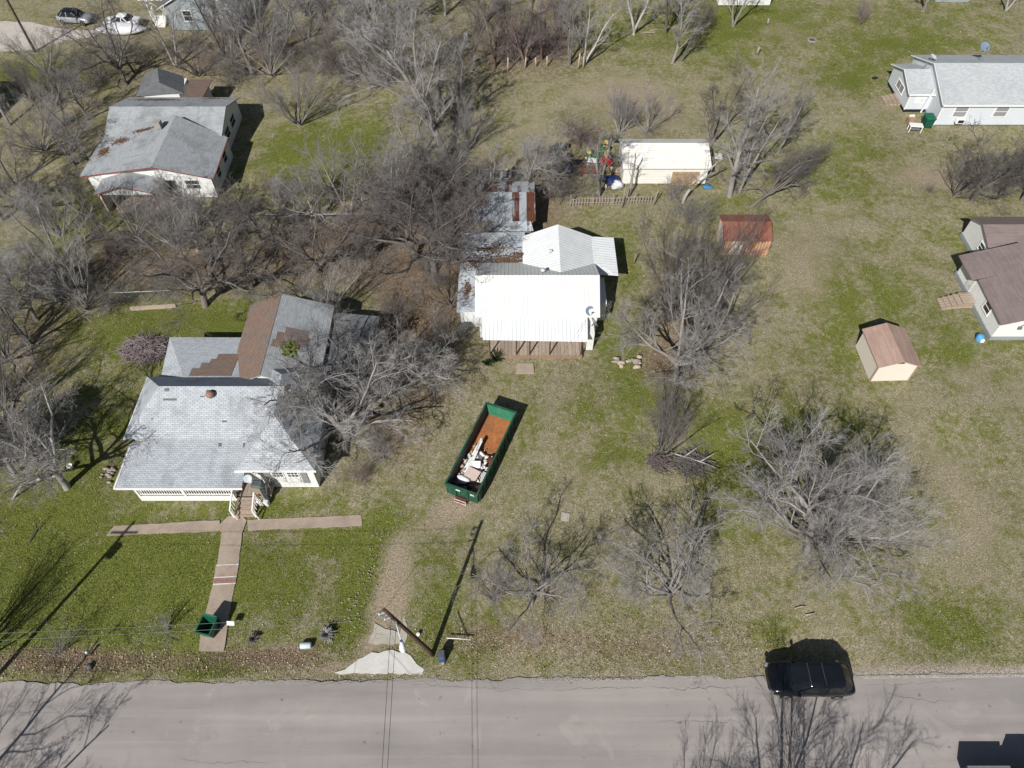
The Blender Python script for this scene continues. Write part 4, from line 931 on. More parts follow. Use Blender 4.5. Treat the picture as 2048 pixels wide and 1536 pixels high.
def make_tree(kind,seed,dens=1.0):
    rs=np.random.RandomState(seed); rnd=random.Random(seed)
    c=lambda q:max(2,int(round(q*dens)))
    if kind=='oak' or kind=='gnarl':
        g=kind=='gnarl'; lean=rnd.uniform(0,6.28); tl=rnd.uniform(1.4,2.2)
        P0,R0,L0=stems([((0,0,-.1),(math.cos(lean)*.25,math.sin(lean)*.25,1),tl,.21,.75)],5,.10,.0,rs)
        n=9 if g else 8; a0=rnd.uniform(0,6.28); tip=P0[0,-1]
        P1,R1,L1=stems([(tuple(P0[0,-1-(i%2)]),polar(R(rnd.uniform(14,66)),a0+i*6.283/n*1.6+rnd.uniform(-.3,.3)),rnd.uniform(4.2,6.0),.10,.3) for i in range(n)],9,.26 if g else .17,.03,rs)
        P2,R2,L2=branches(P1,R1,L1,8,.22,.98,(28,62),.55,6,.24,.03,.62,.03,rs)
        P3,R3,L3=branches(P2,R2,L2,7,.2,1,(25,60),.55,5,.22,.03,.6,.018,rs)
        P4,R4,L4=branches(P3,R3,L3,c(6),.15,1,(22,55),.55,4,.2,.03,.6,.012,rs)
        P5,R5,L5=branches(P4,R4,L4,c(5),.1,1,(20,50),.7,3,.18,.03,.7,.009,rs)
        return [(P0,R0,9),(P1,R1,7)],[(P2,R2,5),(P3,R3,4),(P4,R4,3),(P5,R5,3)]
    if kind=='vase':
        n=rnd.randint(9,13)
        P1,R1,L1=stems([((rnd.uniform(-.25,.25),rnd.uniform(-.25,.25),-.1),polar(R(rnd.uniform(32,84)),i*6.283/n*2.4),rnd.uniform(4.5,7),rnd.uniform(.05,.1),.25) for i in range(n)],8,.08,.02,rs)
        P2,R2,L2=branches(P1,R1,L1,10,.25,.98,(15,42),.40,6,.10,.05,.5,.016,rs)
        P3,R3,L3=branches(P2,R2,L2,c(9),.15,1,(15,48),.55,4,.12,.04,.6,.011,rs)
        P4,R4,L4=branches(P3,R3,L3,c(7),.1,1,(15,45),.55,3,.12,.04,.7,.008,rs)
        return [(P1,R1,6)],[(P2,R2,4),(P3,R3,3),(P4,R4,3)]
    if kind=='upright':
        f=rnd.choice((1,2,2,3)); l=rnd.uniform(7,9)
        P0,R0,L0=stems([((rnd.uniform(-.1,.1),rnd.uniform(-.1,.1),-.1),(rnd.uniform(-.22,.22),rnd.uniform(-.22,.22),1),l*rnd.uniform(.8,1),.17,.22) for _ in range(f)],10,.07,.02,rs)
        P1,R1,L1=branches(P0,R0,L0,max(8,20//f),.22,.97,(25,58),.48,8,.13,.06,.5,.03,rs)
        P2,R2,L2=branches(P1,R1,L1,8,.2,1,(22,52),.45,5,.16,.05,.55,.018,rs)
        P3,R3,L3=branches(P2,R2,L2,c(7),.15,1,(20,50),.5,4,.16,.04,.6,.012,rs)
        P4,R4,L4=branches(P3,R3,L3,c(7),.1,1,(20,50),.6,3,.16,.03,.7,.008,rs)
        return [(P0,R0,8)],[(P1,R1,5),(P2,R2,4),(P3,R3,3),(P4,R4,3)]
    if kind=='snag':      # sparse dead tree
        P0,R0,L0=stems([((0,0,-.1),(.12,.05,1),rnd.uniform(5.5,7),.18,.3)],9,.10,.01,rs)
        P1,R1,L1=branches(P0,R0,L0,9,.35,1,(30,60),.4,6,.2,.05,.55,.03,rs)
        P2,R2,L2=branches(P1,R1,L1,5,.3,1,(25,55),.45,4,.2,.04,.55,.018,rs)
        P3,R3,L3=branches(P2,R2,L2,4,.2,1,(25,55),.5,3,.2,.04,.6,.012,rs)
        return [(P0,R0,8)],[(P1,R1,5),(P2,R2,4),(P3,R3,3)]
    if kind=='thicket':
        n=24
        P1,R1,L1=stems([((rnd.gauss(0,.8),rnd.gauss(0,.8),-.05),polar(R(rnd.uniform(35,86)),rnd.uniform(0,6.28)),rnd.uniform(2.2,4.4),rnd.uniform(.018,.04),.3) for i in range(n)],7,.16,.0,rs)
        P2,R2,L2=branches(P1,R1,L1,9,.15,1,(20,60),.45,5,.22,.0,.6,.012,rs)
        P3,R3,L3=branches(P2,R2,L2,c(8),.1,1,(20,60),.5,4,.22,.0,.6,.009,rs)
        P4,R4,L4=branches(P3,R3,L3,c(3),.1,1,(20,60),.5,3,.22,.0,.7,.007,rs)
        return [(P1,R1,4)],[(P2,R2,3),(P3,R3,3),(P4,R4,3)]
    if kind=='shrub':
        n=16
        P1,R1,L1=stems([((rnd.gauss(0,.12),rnd.gauss(0,.12),-.05),polar(R(rnd.uniform(25,80)),rnd.uniform(0,6.28)),rnd.uniform(1.3,2.4),rnd.uniform(.015,.028),.3) for i in range(n)],6,.12,.02,rs)
        P2,R2,L2=branches(P1,R1,L1,8,.2,1,(20,50),.45,4,.18,.02,.6,.009,rs)
        P3,R3,L3=branches(P2,R2,L2,7,.1,1,(20,50),.5,3,.18,.02,.7,.006,rs)
        return [(P1,R1,4)],[(P2,R2,3),(P3,R3,3)]
PROTO={}
def proto(kind,seed,bk,dens=1.0):
    key=(kind,seed,bk)
    if key not in PROTO:
        tr,cr=make_tree(kind,seed,dens)
        res=[]
        for nm,sets,mt in (('trunk',tr,'bark_'+bk),('crown',cr,'twig_'+bk)):
            if nm=='crown': sets=[(p_,r_*((0.72,0.56,0.5,0.5)[max(0,min(3,i_+4-len(sets)))]),m_) for i_,(p_,r_,m_) in enumerate(sets)]
            V,Fc=tubes(sets); nf=len(Fc)//4
            me=bpy.data.meshes.new(nm); me.vertices.add(len(V)); me.vertices.foreach_set('co',V.astype(np.float32).ravel())
            me.loops.add(nf*4); me.loops.foreach_set('vertex_index',Fc.astype(np.int32)); me.polygons.add(nf)
            me.polygons.foreach_set('loop_start',np.arange(0,nf*4,4,dtype=np.int32)); me.polygons.foreach_set('loop_total',np.full(nf,4,dtype=np.int32))
            me.polygons.foreach_set('use_smooth',np.full(nf,nm=='trunk')); me.materials.append(M[mt]); me.update(calc_edges=True)
            res.append(me)
        PROTO[key]=(res,float(np.percentile(np.concatenate([s[0].reshape(-1,3) for s in cr])[:,2],99)))
    return PROTO[key]
def tree(kind,seed,bk,px,py,h,rz,label,lean=0,az=0,wide=1.0,cat='tree',xy=None,group=None,name=None):
    (tm,cm),hh=proto(kind,seed,bk)
    X,Y=xy if xy else G(px,py)[:2]
    nm=name or {'oak':'spreading_tree','gnarl':'spreading_tree','vase':'many_stemmed_tree','upright':'tall_tree','snag':'dead_tree','thicket':'thicket_bush','shrub':'shrub'}[kind]
    if kind in('thicket','shrub') and cat=='tree': cat='bush'
    e=empty(nm,(X,Y,-.03),0,label,cat,group)
    s_=h/hh; e.scale=(s_*wide,s_*wide,s_)
    e.rotation_euler=(Matrix.Rotation(R(az),3,'Z')@Matrix.Rotation(R(lean),3,'Y')@Matrix.Rotation(R(-az),3,'Z')@Matrix.Rotation(R(rz),3,'Z')).to_euler()
    for n_,me in (('trunk',tm),('crown',cm)):
        o=bpy.data.objects.new(n_,me); COL.objects.link(o); o.parent=e
    return e
# lean azimuth: 0 = towards picture right, 90 = away from camera, 180 = left
T=tree
BT='bare winter trees'
# -- the ones that stand by themselves
T('gnarl',11,'pale',694,878,9.6,40,'big pale spreading tree whose limbs reach over the right side of the grey shingled house',10,20)
T('gnarl',12,'dark',700,838,8.6,200,'dark limbed tree right behind the pale one beside the grey shingled house',14,75)
T('gnarl',13,'dark',868,548,8.5,10,'wide crooked tree with limbs hanging over the left end of the white metal roof',8,30,1.15)
T('oak',14,'dark',838,520,8.0,120,'crooked dark tree just left of the one leaning over the white metal roof',14,170,1.1)
T('gnarl',15,'dark',410,612,7.0,65,'wide crooked tree at the chain link fence behind the brown patched roof',5,100,1.2)
T('vase',21,'grey',598,250,7.0,0,'fan shaped tree of many straight stems right of the red trimmed house',0,0,1.1)
T('upright',31,'grey',893,318,14.5,0,'very tall fine twigged tree between the clothes line frame and the boat',2,150,1.25)
T('oak',16,'grey',1352,757,10.0,30,'large dense grey tree right of the log pile, its trunk at the lower end',6,95,.85)
T('vase',22,'dark',1395,668,11.5,60,'dense fan of grey stems just below the rust red tin shed',3,110,.62)
T('vase',23,'dark',1345,640,11.5,150,'dense fan of grey stems left of the rust red tin shed',3,110,.62)
T('upright',36,'grey',1372,700,11,0,'tall tree in the middle of the dense grey group below the rust red shed',0,0,.8)
T('vase',24,'dark',1325,905,6.4,20,'upright dark fan shaped tree just above the small brush heap',0,0,1.0)
T('oak',26,'grey',1322,1182,7.4,20,'wide grey tree alone in the open lot, long forked shadow behind it',0,0,1.05)
T('gnarl',18,'grey',1614,1112,8.4,15,'silvery crooked many limbed tree in the open lot above the parked black car',4,60,1.25)
T('oak',27,'pale',1634,1092,6.6,80,'lower spread of pale limbs to the right of the silvery crooked tree',12,20,1.2)
T('vase',25,'grey',1632,1090,9.2,100,'tall stems rising behind the silvery crooked tree above the black car',6,50,.95)
T('oak',17,'grey',1062,1208,5.6,200,'low bushy pale tree between the utility pole and the open lot',0,0,1.0)
T('shrub',51,'dark',985,1198,2.6,0,'small twiggy bush just right of the pole shadow')
T('oak',20,'pale',133,976,8.8,75,'thick pale barked tree left of the porch with a white bucket at its foot',8,200,1.0)
T('oak',14,'pale',28,952,7.0,20,'pale twisted tree at the left edge beyond the thick pale barked one',8,160)
T('vase',22,'dark',15,850,6.0,90,'dark fan of stems at the left edge above the twisted tree')
# -- right of centre, round the white shed
T('upright',32,'grey',1462,392,13.0,0,'tall forked grey tree standing between the white shed and the leaning tree',5,60,1.15)
T('upright',33,'grey',1478,386,10.5,120,'second tall tree joined at the foot of the forked grey one',12,40)
T('upright',34,'dark',1421,292,9.0,40,'tall dark tree at the back right corner of the cream shed',6,60)
T('upright',35,'grey',1557,306,8.0,90,'grey tree arching right in the lawn above the leaning trunk',14,20)
T('oak',20,'dark',1502,412,8.6,0,'nearly fallen grey tree leaning far right above the rust red shed',50,28,.62)
T('snag',42,'pale',1365,405,6.2,0,'bleached dead tree in front of the plywood doors of the cream shed',6,80)
T('snag',43,'grey',1255,395,6.0,90,'slim grey tree before the left half of the cream shed',12,20)
T('upright',36,'grey',1196,392,8.5,60,'slim tree with upswept twigs behind the picket fence near the junk',0,0,.8)
T('thicket',61,'dark',1128,392,4.2,30,'dense low tangle of dark branches left of the picket fence')
T('oak',17,'grey',1100,375,5.5,140,'arching grey tree over the junk left of the cream shed',10,180)
T('upright',31,'grey',1052,398,9.0,140,'tall pale twigged tree standing right of the boat',0,0,.8)
T('thicket',62,'red',1150,290,3.6,0,'reddish bush above the scrap heap left of the cream shed')
T('vase',24,'grey',1240,262,5.0,40,'leafless bush behind the left end of the cream shed')
T('vase',21,'grey',1296,262,4.6,100,'leafless bush behind the middle of the cream shed')
T('thicket',61,'grey',1345,390,2.2,80,'low grey brush in front of the plywood doors of the cream shed')
T('thicket',62,'grey',1385,440,3.0,200,'grey brush between the cream shed and the rust red shed')
# -- far right group
T('vase',22,'dark',1908,392,5.6,0,'dark bush tree left of the group below the pale blue house',0,0,.9)
T('oak',16,'dark',1943,402,6.6,70,'dark leaning trunk in the group below the pale blue house',14,60)
T('upright',33,'dark',1998,393,6.2,200,'dark tree second from the right edge below the pale blue house',10,60)
T('oak',14,'dark',2042,402,6.4,10,'dark tree cut by the right edge below the pale blue house',14,80)
T('shrub',51,'dark',1858,385,1.1,0,'tiny dark bush in the lawn left of the trees below the pale blue house')
T('vase',24,'red',1718,48,3.2,0,'rounded dark bush in the lawn near the top, right of centre')
T('upright',36,'grey',1846,22,8.0,30,'many trunked tree at the top edge left of the top right corner')
T('upright',35,'pale',2012,20,8.0,200,'pale trunk near the top right corner')
T('upright',34,'grey',1466,52,9.0,10,'pale trunk standing before the white wall at the top edge')
T('upright',32,'grey',1344,125,10.0,120,'tall straight thick trunk in the upper lawn right of the thicket')
T('upright',33,'dark',1363,122,6.0,10,'slender dark tree leaning right beside the thick upper trunk',20,30)
T('upright',31,'dark',1330,66,9.0,100,'dark ivy grown tree behind the thick upper trunk')
T('upright',36,'pale',1268,68,8.0,0,'pale slim trunk between the thicket and the thick upper trunk')
T('upright',35,'pale',1168,130,8.0,60,'pale trunk leaning right at the corner of the wooden fence posts',16,20)
T('upright',34,'grey',1138,128,8.6,300,'upright grey tree at the right end of the upper thicket')
T('oak',16,'red',1400,58,4.0,60,'small bushy tree behind the thick upper trunk',0,0,.8)
# -- the upper thicket, left to right
k=0
UP=[('oak',14,'dark',252,170,8.5,24,150,'dark trunk leaning left over the drive at the top left'),('upright',31,'grey',175,240,7,8,60,'grey forked trunk left of the red trimmed house'),
 ('upright',34,'grey',352,132,9,6,60,'light trunk behind the small hip roof of the red trimmed house'),
 ('vase',22,'dark',400,150,6,0,0,'dense stems behind the red trimmed house'),('upright',36,'dark',448,110,9,0,0,'tall tree left of the fan shaped one, below the grey gabled house'),
 ('upright',33,'grey',505,150,9.5,5,150,'tall grey tree right of the rear roofs of the red trimmed house'),('vase',23,'grey',520,75,8,0,0,'fan of stems right of the grey gabled house'),
 ('upright',31,'grey',575,95,9.5,0,0,'fine twigged tree in the thicket above the fan shaped tree'),('thicket',61,'dark',640,150,5,0,0,'dark undergrowth in the thicket right of the fan shaped tree'),
 ('upright',35,'grey',655,85,9,0,0,'grey tree in the upper thicket right above the dark undergrowth'),('oak',17,'grey',712,88,8,0,0,'pale limbed tree in the middle of the upper thicket'),
 ('vase',24,'grey',738,158,7,0,0,'fan of stems at the lower rim of the upper thicket'),('thicket',62,'dark',700,165,4,0,0,'low dark bush at the lower rim of the upper thicket'),
 ('vase',22,'grey',786,120,8.5,0,0,'tall fan of stems left of the tallest crown in the thicket'),('upright',32,'grey',838,165,10,0,0,'tall tree left of the tallest fine twigged crown'),
 ('upright',33,'grey',880,215,10,0,0,'tall grey tree right above the very tall fine twigged one'),('vase',25,'grey',868,260,7,10,180,'bent stems right of the clothes line frame'),
 ('thicket',61,'dark',900,120,5,0,0,'dark undergrowth below the top edge right of the tallest crown'),('upright',31,'dark',940,130,9,0,0,'dark tree left of the wooden fence posts'),
 ('upright',34,'red',990,132,9,0,0,'reddish tree over the first wooden fence post'),('vase',23,'dark',1030,120,7,0,0,'dark fan of stems behind the wooden fence posts'),
 ('upright',36,'red',1048,132,8,0,0,'reddish tree between the wooden fence posts'),('upright',35,'red',1085,120,8.5,0,0,'reddish tree behind the middle of the wooden fence posts'),
 ('thicket',62,'red',1100,112,4.5,0,0,'reddish undergrowth behind the wooden fence posts'),('vase',24,'red',1120,75,7,0,0,'reddish stems near the top edge above the wooden fence posts'),
 ('upright',32,'dark',960,60,9,0,0,'tall dark tree near the top edge right of the tallest crown'),('vase',22,'grey',610,30,8,0,0,'fan of stems at the top edge above the fan shaped tree'),
 ('oak',16,'grey',800,45,8,0,0,'wide grey tree at the top edge in the middle of the thicket'),('upright',31,'red',1060,40,9,0,0,'reddish tree at the top edge above the fence posts'),
 ('vase',21,'dark',700,20,8,0,0,'dark stems at the top edge in the left half of the thicket'),('thicket',61,'red',560,120,4,0,0,'reddish undergrowth left in the upper thicket'),
 ('upright',33,'grey',890,30,9,0,0,'grey tree at the top edge above the tallest crown'),('thicket',62,'dark',800,160,4.5,0,0,'dark undergrowth at the lower rim, left of the tallest crown')]
for (kd,sd,bk,px,py,h,ln,az,lb) in UP: k+=1; T(kd,sd,bk,px,py,h,k*67,lb,ln,az,group='upper thicket')
# -- middle band behind the fence
MID=[('oak',14,'grey',632,445,5.5,0,0,'grey forked tree standing on the chain link fence line'),('snag',41,'dark',686,440,5.5,8,20,'dark bare tree casting a thick shadow left of the brown roofed hut'),
 ('upright',35,'grey',700,430,8,0,0,'slim grey tree just left of the brown roofed hut'),('oak',17,'dark',770,470,7,0,0,'dark limbed tree below the brown roofed hut'),
 ('upright',33,'grey',800,440,9,0,0,'tall tree right of the brown roofed hut'),('thicket',61,'red',900,400,4.5,0,0,'reddish tangle left of the rusty tin shed'),
 ('oak',16,'dark',880,440,7,0,0,'dark tree at the left corner of the rusty tin shed'),('vase',22,'grey',868,400,7,0,0,'tall stems above the rusty tin shed, left of the boat'),
 ('upright',36,'grey',985,402,7,0,0,'slim tree between the boat and the rusty tin shed'),('thicket',62,'red',565,400,3,0,0,'rosy brush pile bush right of the red trimmed house shadow'),
 ('upright',34,'grey',590,440,6,0,0,'slim leaning tree at the fence right of the rosy bush'),('oak',14,'dark',520,480,6,0,0,'dark tree right above the crooked one at the fence'),
 ('upright',31,'grey',455,480,8,10,150,'grey tree with a long limb rising beside the red trimmed house'),('vase',24,'grey',350,490,6,0,0,'grey stems in front of the red trimmed house pad'),('thicket',62,'red',240,510,3.5,0,0,'reddish tangle below the porch of the red trimmed house'),
 ('thicket',61,'dark',345,575,3,0,0,'low tangle behind the fence rail left of the crooked tree'),('upright',36,'dark',505,575,6,0,0,'thin dark tree right of the crooked one at the fence'),
 ('oak',16,'dark',640,540,6.5,0,0,'dark tree in the leaf covered yard above the rear roofs'),('thicket',62,'dark',735,520,3.5,0,0,'dark brush in the leaf covered yard'),
 ('vase',25,'grey',655,640,6.5,0,0,'grey stems rising over the rear roof of the grey shingled house'),('vase',21,'dark',900,610,5,10,160,'dark stems beside the bin at the white metal roofed house'),
 ('thicket',61,'dark',790,640,3,0,0,'dark brush at the back corner of the grey house addition'),('oak',14,'pale',820,770,5.5,16,20,'low pale limbs reaching from the grey house towards the dumpster'),
 ('oak',17,'pale',760,800,6,24,10,'pale limbs spread between the grey house and the dumpster'),('thicket',62,'grey',760,905,2.6,0,0,'grey brush below the pale spreading tree'),
 ('thicket',61,'red',720,960,1.8,0,0,'reddish low brush right of the front wing windows'),('vase',24,'dark',900,700,4,10,160,'dark stems between the addition and the yucca')]
for (kd,sd,bk,px,py,h,ln,az,lb) in MID: k+=1; T(kd,sd,bk,px,py,h,k*71,lb,ln,az,group='trees behind the fences')
MORE=[('upright',34,'grey',430,60,8,'grey tree beside the right gable corner of the grey gabled house'),('vase',21,'grey',465,120,6.5,'stems below the grey gabled house, right of the small hip roof'),('thicket',62,'dark',470,165,4,'dark undergrowth right of the brown rear roof'),
 ('vase',25,'grey',545,150,7,'bent stems in the thicket left of the fan shaped tree'),('upright',36,'grey',620,110,8.5,'slim grey tree in the thicket above the fan shaped one'),('vase',22,'red',675,130,6,'rosy stems in the lower middle of the upper thicket'),
 ('upright',35,'grey',765,80,9,'grey tree in the thicket centre, left of the wide one'),('thicket',61,'dark',765,170,3.5,'low dark bush above the clothes line frame'),('upright',36,'grey',920,230,9,'slim grey tree left of the meadow corner'),
 ('vase',24,'grey',935,300,6,'grey stems above the left end of the boat'),('upright',34,'grey',830,330,8,'grey tree below the clothes line frame'),('oak',17,'grey',845,395,6.5,'limbed grey tree left of the boat'),
 ('vase',22,'grey',750,385,6,'grey stems standing over the brown roofed hut'),('upright',35,'grey',660,380,6,'slim pale tree in the grass left of the brown roofed hut'),('thicket',62,'dark',1020,420,3.2,'dark tangle behind the rusty tin shed'),
 ('oak',20,'dark',935,470,6.5,'dark limbs reaching over the rusty tin shed from its left'),('upright',33,'red',1010,110,8,'reddish tree left of the crooked wooden post'),('thicket',61,'red',1040,115,4,'reddish undergrowth near the crooked wooden post'),
 ('vase',23,'grey',275,470,6,'grey stems left of the pad before the red trimmed house'),('oak',20,'grey',395,500,6.5,'grey limbed tree above the crooked one at the fence')]
for q_,(kd,sd,bk,px,py,h,lb) in enumerate(MORE): k+=1; T(kd,sd,bk,px,py,h,k*59,lb,0,0,group='trees behind the fences')
# -- left edge woods
LFT=[('upright',31,'grey',20,250,8,0,0,'grey tree at the left edge below the square shadow'),('vase',22,'grey',85,300,7,0,0,'grey fan of stems left of the red trimmed house'),
 ('oak',16,'grey',150,330,7,0,0,'grey tree touching the left eave of the red trimmed house'),('upright',33,'grey',30,370,9,0,0,'tall grey tree at the left edge level with the red trimmed house'),('oak',17,'dark',60,440,7,0,0,'dark limbed tree at the left edge below the porch level'),
 ('vase',23,'grey',172,612,7.5,12,150,'pale fan of stems beside the end of the fence rail'),('upright',34,'grey',120,520,8,0,0,'grey tree in the left woods above the pale fan'),
 ('thicket',62,'dark',90,570,4,0,0,'dark undergrowth in the left woods'),('oak',14,'grey',30,620,7,0,0,'twisted grey tree at the left edge beside the grass clearing'),
 ('thicket',61,'grey',225,610,3.2,0,0,'grey brush at the left end of the pale plank'),('upright',36,'dark',60,690,7,0,0,'dark thin tree at the left edge level with the brush heap'),
 ('vase',25,'grey',15,720,6.5,0,0,'grey stems at the left edge above the round dark shadow'),
 ('upright',35,'dark',130,250,7,0,0,'dark tree above the left eave of the red trimmed house'),('thicket',61,'dark',200,170,4,0,0,'dark undergrowth left of the small hip roof'),
 ('thicket',62,'grey',230,120,4,0,0,'grey undergrowth below the parked white car'),('vase',24,'dark',60,200,5,0,0,'dark stems in the grass near the square shadow'),
 ('upright',32,'dark',205,470,7,0,0,'dark tree below the porch of the red trimmed house'),('shrub',51,'grey',335,1258,1.9,0,0,'small grey twiggy bush left of the street bin'),
 ('shrub',52,'grey',120,1300,2.0,0,0,'faint grey twiggy bush by the ditch at the lower left')]
for (kd,sd,bk,px,py,h,ln,az,lb) in LFT: k+=1; T(kd,sd,bk,px,py,h,k*53,lb,ln,az,group='left edge woods')
FILL=[('vase',21,'dark',110,210,6,'dark stems between the grass patch and the red trimmed house'),
 ('upright',36,'grey',5,440,8,'grey tree cut by the left edge below porch level'),('vase',24,'grey',120,470,6,'grey stems in the left woods below the porch'),('oak',20,'grey',75,640,6.5,'grey limbed tree in the left woods above the brush heap level'),
 ('vase',25,'dark',10,800,6,'dark bent stems at the left edge level with the roof vent'),('thicket',62,'grey',45,900,3,'grey brush behind the thick pale barked tree'),('vase',21,'grey',95,150,6,'grey stems at the right end of the bright grass strip'),]
for q_,(kd,sd,bk,px,py,h,lb) in enumerate(FILL): k+=1; T(kd,sd,bk,px,py,h,k*61,lb,0,0,group='left edge woods')
# -- trees just outside the frame whose shadows lie on the road and lawn
T('vase',23,'dark',0,0,8.6,10,'street tree below the picture, its fan shadow on the road under the black car',xy=(13.6,1.6),wide=1.2)
T('vase',21,'dark',0,0,5.5,10,'small street tree below the picture with a faint shadow on the road',xy=(9.0,2.6),wide=.8)
T('oak',16,'dark',0,0,9.2,10,'street tree beyond the lower left corner, dark limb shadows on the road',xy=(-31.5,1.5))
T('vase',24,'dark',0,0,6.0,10,'small tree beyond the left edge, fan shadow on the front lawn',xy=(-32.5,13.0))
e=T('upright',34,'dark',0,0,7.5,10,'evergreen beyond the left edge casting a round dark shadow',xy=(-36.0,26.5),name='evergreen_tree')
rnd=random.Random(3); m=MB()
for _ in range(5200):
    a=rnd.uniform(0,6.28); u=rnd.uniform(-1,1); q=rnd.random()**.4; x=2.3*q*math.sqrt(1-u*u)*math.cos(a); y=2.3*q*math.sqrt(1-u*u)*math.sin(a); z=5.2+2.6*q*u; s_=rnd.uniform(.08,.2); b=rnd.uniform(0,6.28); tt=rnd.uniform(-1,1)
    d1=Vector((math.cos(b),math.sin(b),tt*.6)).normalized()*s_; d2=Vector((-math.sin(b),math.cos(b),rnd.uniform(-1,1))).normalized()*s_*.7
    c_=Vector((x,y,z)); m.add([c_-d1,c_-d2,c_+d1,c_+d2],[(0,1,2,3)])
m.build('foliage',M['needle'],e)
# mistletoe clumps in a few crowns
def mistle(e,spots):
    m=MB(); rnd=random.Random(5)
    for (x,y,z,r) in spots:
        m=MB()
        for _ in range(160):
            v=Vector((rnd.gauss(0,1),rnd.gauss(0,1),rnd.gauss(0,1))).normalized()*r*rnd.random()**.4; b=rnd.uniform(0,6.28); d1=Vector((math.cos(b),math.sin(b),.3))*.09; d2=Vector((-math.sin(b),math.cos(b),.3))*.05; c_=Vector((x,y,z))+v
            m.add([c_-d1,c_-d2,c_+d1,c_+d2],[(0,1,2,3)])
        m.build('mistletoe',M['mistletoe'],e)
for o in list(bpy.data.objects):
    if o.get('label')=='big pale spreading tree whose limbs reach over the right side of the grey shingled house': mistle(o,[(-2.2,1.5,7.5,.45)])
    if o.get('label')=='grey tree arching right in the lawn above the leaning trunk': mistle(o,[(.3,.6,6.0,.4),(-.9,.2,4.6,.35)])
    if o.get('label')=='dark ivy grown tree behind the thick upper trunk': mistle(o,[(.2,.1,3.5,.6),(0,.2,5,.6),(-.3,0,6.5,.5)])

